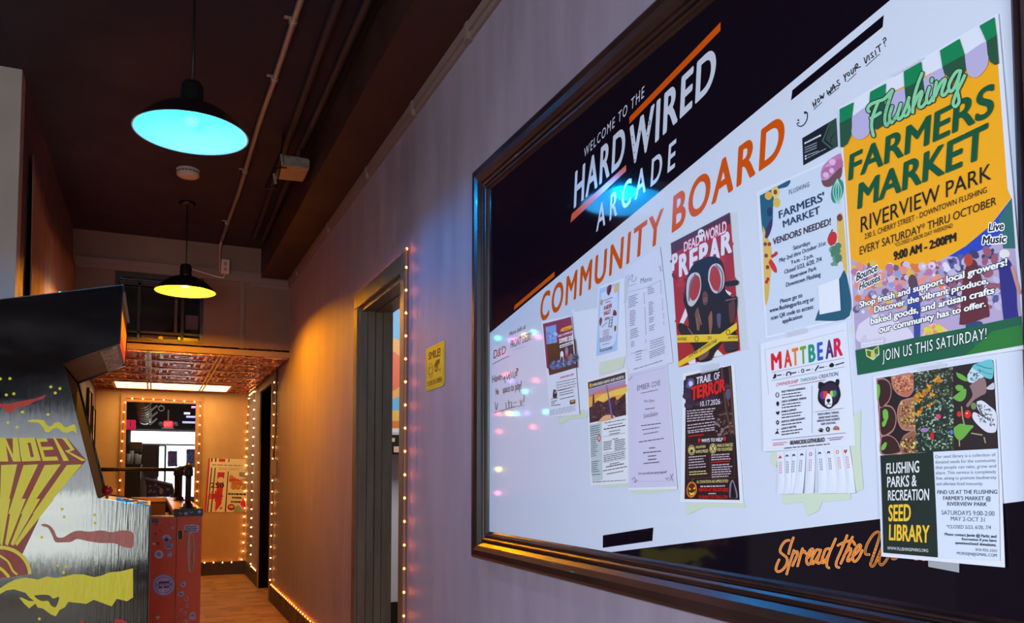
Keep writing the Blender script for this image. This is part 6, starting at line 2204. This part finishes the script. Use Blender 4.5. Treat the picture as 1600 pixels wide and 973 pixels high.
done(s, 'flyer', 'lilac invitation page with centred script lines, left of the black halloween flyer')

# --- skyline newsletter
s = flyer([(917.5, 595), (981.5, 575.8), (983, 754), (923.5, 759)], 51, M('white_card', (238, 240, 246), 0.3))
s.crop(890, 560, 4.424)
s.poly([(130, 164), (388, 94), (390, 142), (132, 212)], INK(52, 44, 26))
s.ell(148, 186, 8, 16, INK(240, 170, 40))
s.text('EVERGREEN NEWS AND NORTH', WHITE, 160, 176, 194, 378, 116, 138, bold=0.02)
s.poly([(132, 214), (390, 146), (394, 390), (142, 446)], INK(246, 170, 70))
s.poly([(132, 214), (390, 146), (391, 180), (300, 214), (134, 250)], INK(170, 150, 190))
s.blob([(140, 250), (220, 216), (300, 200), (391, 178), (391, 200), (320, 220), (260, 236), (180, 250), (140, 270)], INK(206, 130, 120), 4)
s.blob([(180, 280), (260, 236), (390, 200), (390, 240), (300, 260), (220, 300)], INK(250, 204, 90), 4)
s.poly([(138, 340), (160, 330), (164, 250), (172, 246), (176, 310), (200, 290), (240, 304), (296, 268), (320, 264), (330, 290), (390, 240), (394, 390), (142, 446)], INK(56, 34, 52))
s.spots([(150, 330), (390, 280), (392, 380), (146, 430)], 60, 9, 7, [INK(80, 50, 70), INK(36, 24, 40), INK(110, 70, 70)])
s.blob([(200, 440), (240, 396), (300, 390), (320, 410), (260, 430)], INK(240, 176, 130), 4)
s.poly([(256, 184), (262, 182), (306, 412), (292, 414)], INK(110, 90, 160))
s.poly([(142, 456), (224, 440), (232, 840), (160, 850)], INK(196, 210, 214))
TXT = INK(50, 54, 70)
s.greek(TXT, 146, 470, 216, 456, 5, 15, 6, ragged=0.1)
s.greek(TXT, 150, 548, 206, 538, 10, 14, 5, ragged=0.4)
s.greek(TXT, 154, 712, 212, 704, 6, 14, 5, ragged=0.3)
s.greek(TXT, 158, 800, 218, 796, 1, 14, 5, ragged=0.1)
s.ell(208, 550, 11, 26, INK(196, 60, 50))
s.ell(208, 550, 6, 16, INK(240, 200, 190))
for y, a, b, rws in ((444, 246, 390, 1), (462, 270, 370, 1), (486, 240, 390, 1), (504, 276, 356, 1), (522, 280, 350, 1), (556, 300, 340, 1), (668, 240, 388, 4), (728, 280, 350, 1), (746, 256, 380, 1), (774, 236, 400, 1), (796, 262, 376, 1)):
    s.greek(TXT, a, y, b, y - (b - a) * 0.19, rws, 13, 7 if y in (486, 746) else 5, ragged=0.0)
s.greek(TXT, 238, 578, 300, 566, 5, 13, 5, ragged=0.2)
s.greek(TXT, 316, 566, 392, 552, 6, 13, 5, ragged=0.2)
for y in (540, 656, 720):
    s.stroke([(238, y), (390, y - 26)], 1.5, TXT, smooth=False)
s.greek(TXT, 164, 852, 392, 838, 1, 10, 4, ragged=0)
done(s, 'flyer', 'newsletter page with a sunset skyline photo, beside the lilac page')

# --- raider rally flyer
s = flyer([(936, 448), (976, 434), (979.5, 556), (929.5, 568)], 52)
s.crop(920, 420, 5.407)
LBL = INK(176, 204, 244)
s.poly([(95, 168), (266, 108), (244, 690), (66, 738)], LBL)
s.blob([(110, 210), (180, 170), (240, 160), (246, 400), (230, 600), (180, 660), (110, 680), (92, 500)], INK(214, 226, 248))
s.blob([(154, 200), (162, 150), (196, 134), (190, 190), (170, 226)], INK(150, 24, 40))
s.poly([(164, 200), (186, 150), (192, 160), (174, 214)], BLACK)
s.blob([(214, 180), (230, 130), (258, 128), (252, 180), (228, 204)], INK(236, 190, 100))
s.blob([(98, 296), (110, 260), (124, 270), (116, 310)], INK(196, 160, 110))
s.greek(TXT, 128, 268, 206, 236, 1, 10, 6, ragged=0)
s.greek(INK(150, 24, 40), 144, 282, 190, 266, 1, 10, 8, ragged=0)
CRI = INK(160, 22, 40)
s.text('RAIDER', CRI, 132, 316, 350, 200, 288, 324, bold=0.06)
s.text('RALLY', CRI, 132, 364, 396, 190, 336, 374, bold=0.06)
s.text('2026', CRI, 136, 418, 440, 176, 398, 422, bold=0.05)
s.blob([(206, 392), (216, 346), (236, 360), (240, 388), (222, 396)], INK(120, 40, 50))
s.blob([(92, 440), (104, 408), (118, 430), (104, 484), (96, 470)], INK(150, 50, 60))
s.stroke([(116, 494), (158, 450)], 4, TXT)
for k in range(4):
    s.stroke([(182 - k, 412 + k * 24), (206 - k, 404 + k * 24)], 4, TXT, smooth=False)
s.stroke([(184, 410), (172, 490), (196, 494), (206, 404)], 4, TXT, smooth=False)
s.blob([(220, 530), (222, 486), (236, 484), (232, 520)], INK(120, 60, 50))
s.greek(INK(170, 60, 70), 126, 524, 178, 508, 4, 16, 5, ragged=0.1)
s.greek(TXT, 96, 590, 222, 560, 3, 13, 5, ragged=0.3)
s.greek(TXT, 120, 640, 180, 624, 1, 13, 4, ragged=0)
s.greek(TXT, 98, 682, 206, 654, 2, 13, 7, ragged=0.1)
o = done(s, 'flyer', 'light blue rally flyer with dark red title, left of the crumpled menu page')
tape(o, [(979, 432), (986, 428), (982, 470), (977, 474)])

# --- summer flyer with the blank sheet behind it
s = flyer([(847.4, 502), (896, 492.5), (908, 648), (860, 651.5)], 53, right=0.003, top=0.001)
s.crop(840, 480, 5.4)
MAG = INK(130, 16, 84)
s.poly([(52, 140), (298, 80), (352, 506), (104, 574), (96, 520), (82, 510)], MAG)
s.poly([(74, 168), (164, 146), (170, 300), (84, 312)], INK(110, 170, 236))
s.spots([(80, 220), (160, 200), (165, 290), (86, 300)], 12, 18, 8, [INK(170, 206, 246), INK(90, 140, 210)])
s.poly([(84, 312), (330, 270), (352, 506), (104, 574)], INK(36, 14, 22))
s.blob([(202, 196), (220, 176), (298, 152), (306, 164), (296, 182), (214, 206)], INK(240, 170, 40))
s.greek(INK(120, 60, 20), 232, 186, 280, 174, 1, 10, 6, ragged=0)
s.text('NEED A SUMMER JOB', WHITE, 180, 236, 254, 310, 196, 214, bold=0.03)
s.text('SUMMER 2026', WHITE, 190, 266, 306, 312, 234, 276, bold=0.06, shear=0.1)
s.poly([(194, 322), (312, 284), (314, 308), (196, 346)], WHITE)
s.greek(BLACK, 204, 328, 304, 296, 1, 10, 9, ragged=0)
s.blob([(108, 490), (140, 450), (200, 450), (280, 410), (340, 390), (346, 450), (260, 500), (180, 530), (120, 520)], INK(60, 110, 170), 4)
s.spots([(116, 470), (340, 410), (345, 480), (120, 530)], 40, 16, 6, [INK(120, 170, 220), INK(40, 70, 120), INK(30, 40, 70)])
s.poly([(106, 540), (348, 470), (352, 506), (108, 572)], INK(60, 34, 36))
for (x, y, c_) in ((214, 430, (206, 220, 240)), (256, 400, (180, 70, 70)), (294, 420, (150, 110, 110)), (214, 400, (240, 240, 246)), (256, 366, (150, 130, 190))):
    s.ell(x, y, 15, 32, INK(*c_))
s.ell(254, 440, 12, 30, INK(110, 50, 50))
s.ell(214, 440, 11, 26, INK(40, 50, 70))
s.text('ADVENTURE CAMP', INK(190, 60, 80), 196, 588, 604, 318, 556, 574, bold=0.02)
s.greek(TXT, 166, 634, 346, 596, 4, 22, 5, ragged=0.1)
s.greek(INK(170, 60, 90), 182, 702, 300, 672, 1, 22, 6, ragged=0)
s.greek(TXT, 192, 720, 322, 692, 2, 20, 6, ragged=0.1)
s.greek(TXT, 196, 772, 322, 744, 1, 20, 6, ragged=0)
s.blob([(134, 760), (140, 700), (160, 698), (172, 740), (160, 764)], INK(30, 26, 36))
s.ell(156, 718, 10, 12, INK(150, 140, 160))
for y, b in ((770, 178), (792, 172), (810, 152), (826, 202)):
    s.greek(TXT, 122, y, b, y - 10, 1, 10, 6, ragged=0)
s.poly([(282, 786), (330, 776), (332, 812), (284, 820)], INK(90, 60, 40))
s.poly([(290, 790), (322, 782), (324, 796), (292, 802)], INK(206, 170, 120))
s.greek(INK(150, 150, 180), 112, 870, 340, 824, 4, 13, 4, ragged=0.05)
o = done(s, 'flyer', 'summer camp flyer with a magenta border and dark river photo, leftmost on the board', gap=0.0006)
s2 = Sheet('X', BX, 2.5e-5)
s2.paper([(894, 482), (899, 487), (939, 480), (936, 636), (908, 650), (900, 560)], PAPER, 0.0003)
s2.build('backing_sheet', o, gap=0.0008)

# ================================================================ SMILE SIGN
s = Sheet('X', D - 0.003, 4e-5, 71)
s.crop(600, 470, 3.892)
q = [(254, 300), (262, 290), (358, 244), (366, 248), (366, 498), (356, 516), (262, 548), (254, 540)]
s.paper(q, M('yellow_sign_vinyl', (222, 178, 30), 0.35), 0.002)
s.stroke([(259, 306), (361, 256)], 1.6, BLACK, smooth=False)
s.stroke([(259, 306), (259, 540), (361, 500), (361, 256)], 1.6, BLACK, smooth=False)
s.text('SMILE!', BLACK, 270, 314, 360, 344, 282, 334, bold=0.06)
s.ring(284, 424, 14, 46, 3, BLACK)
s.ell(279, 408, 2, 6, BLACK)
s.ell(288, 404, 2, 6, BLACK)
s.stroke([(276, 440), (284, 452), (292, 436)], 3, BLACK)
s.poly([(306, 392), (320, 360), (340, 350), (340, 372), (326, 398), (324, 430), (310, 430)], BLACK)
s.stroke([(326, 404), (340, 426), (344, 410)], 4, BLACK, smooth=False)
s.ell(316, 410, 4, 10, INK(222, 178, 30))
s.text("YOU'RE ON CAMERA", BLACK, 262, 494, 524, 354, 456, 490, bold=0.02)
tag(s.build('camera_sign'), 'small yellow sign with a smiley between the near doorway and the board', 'sign')
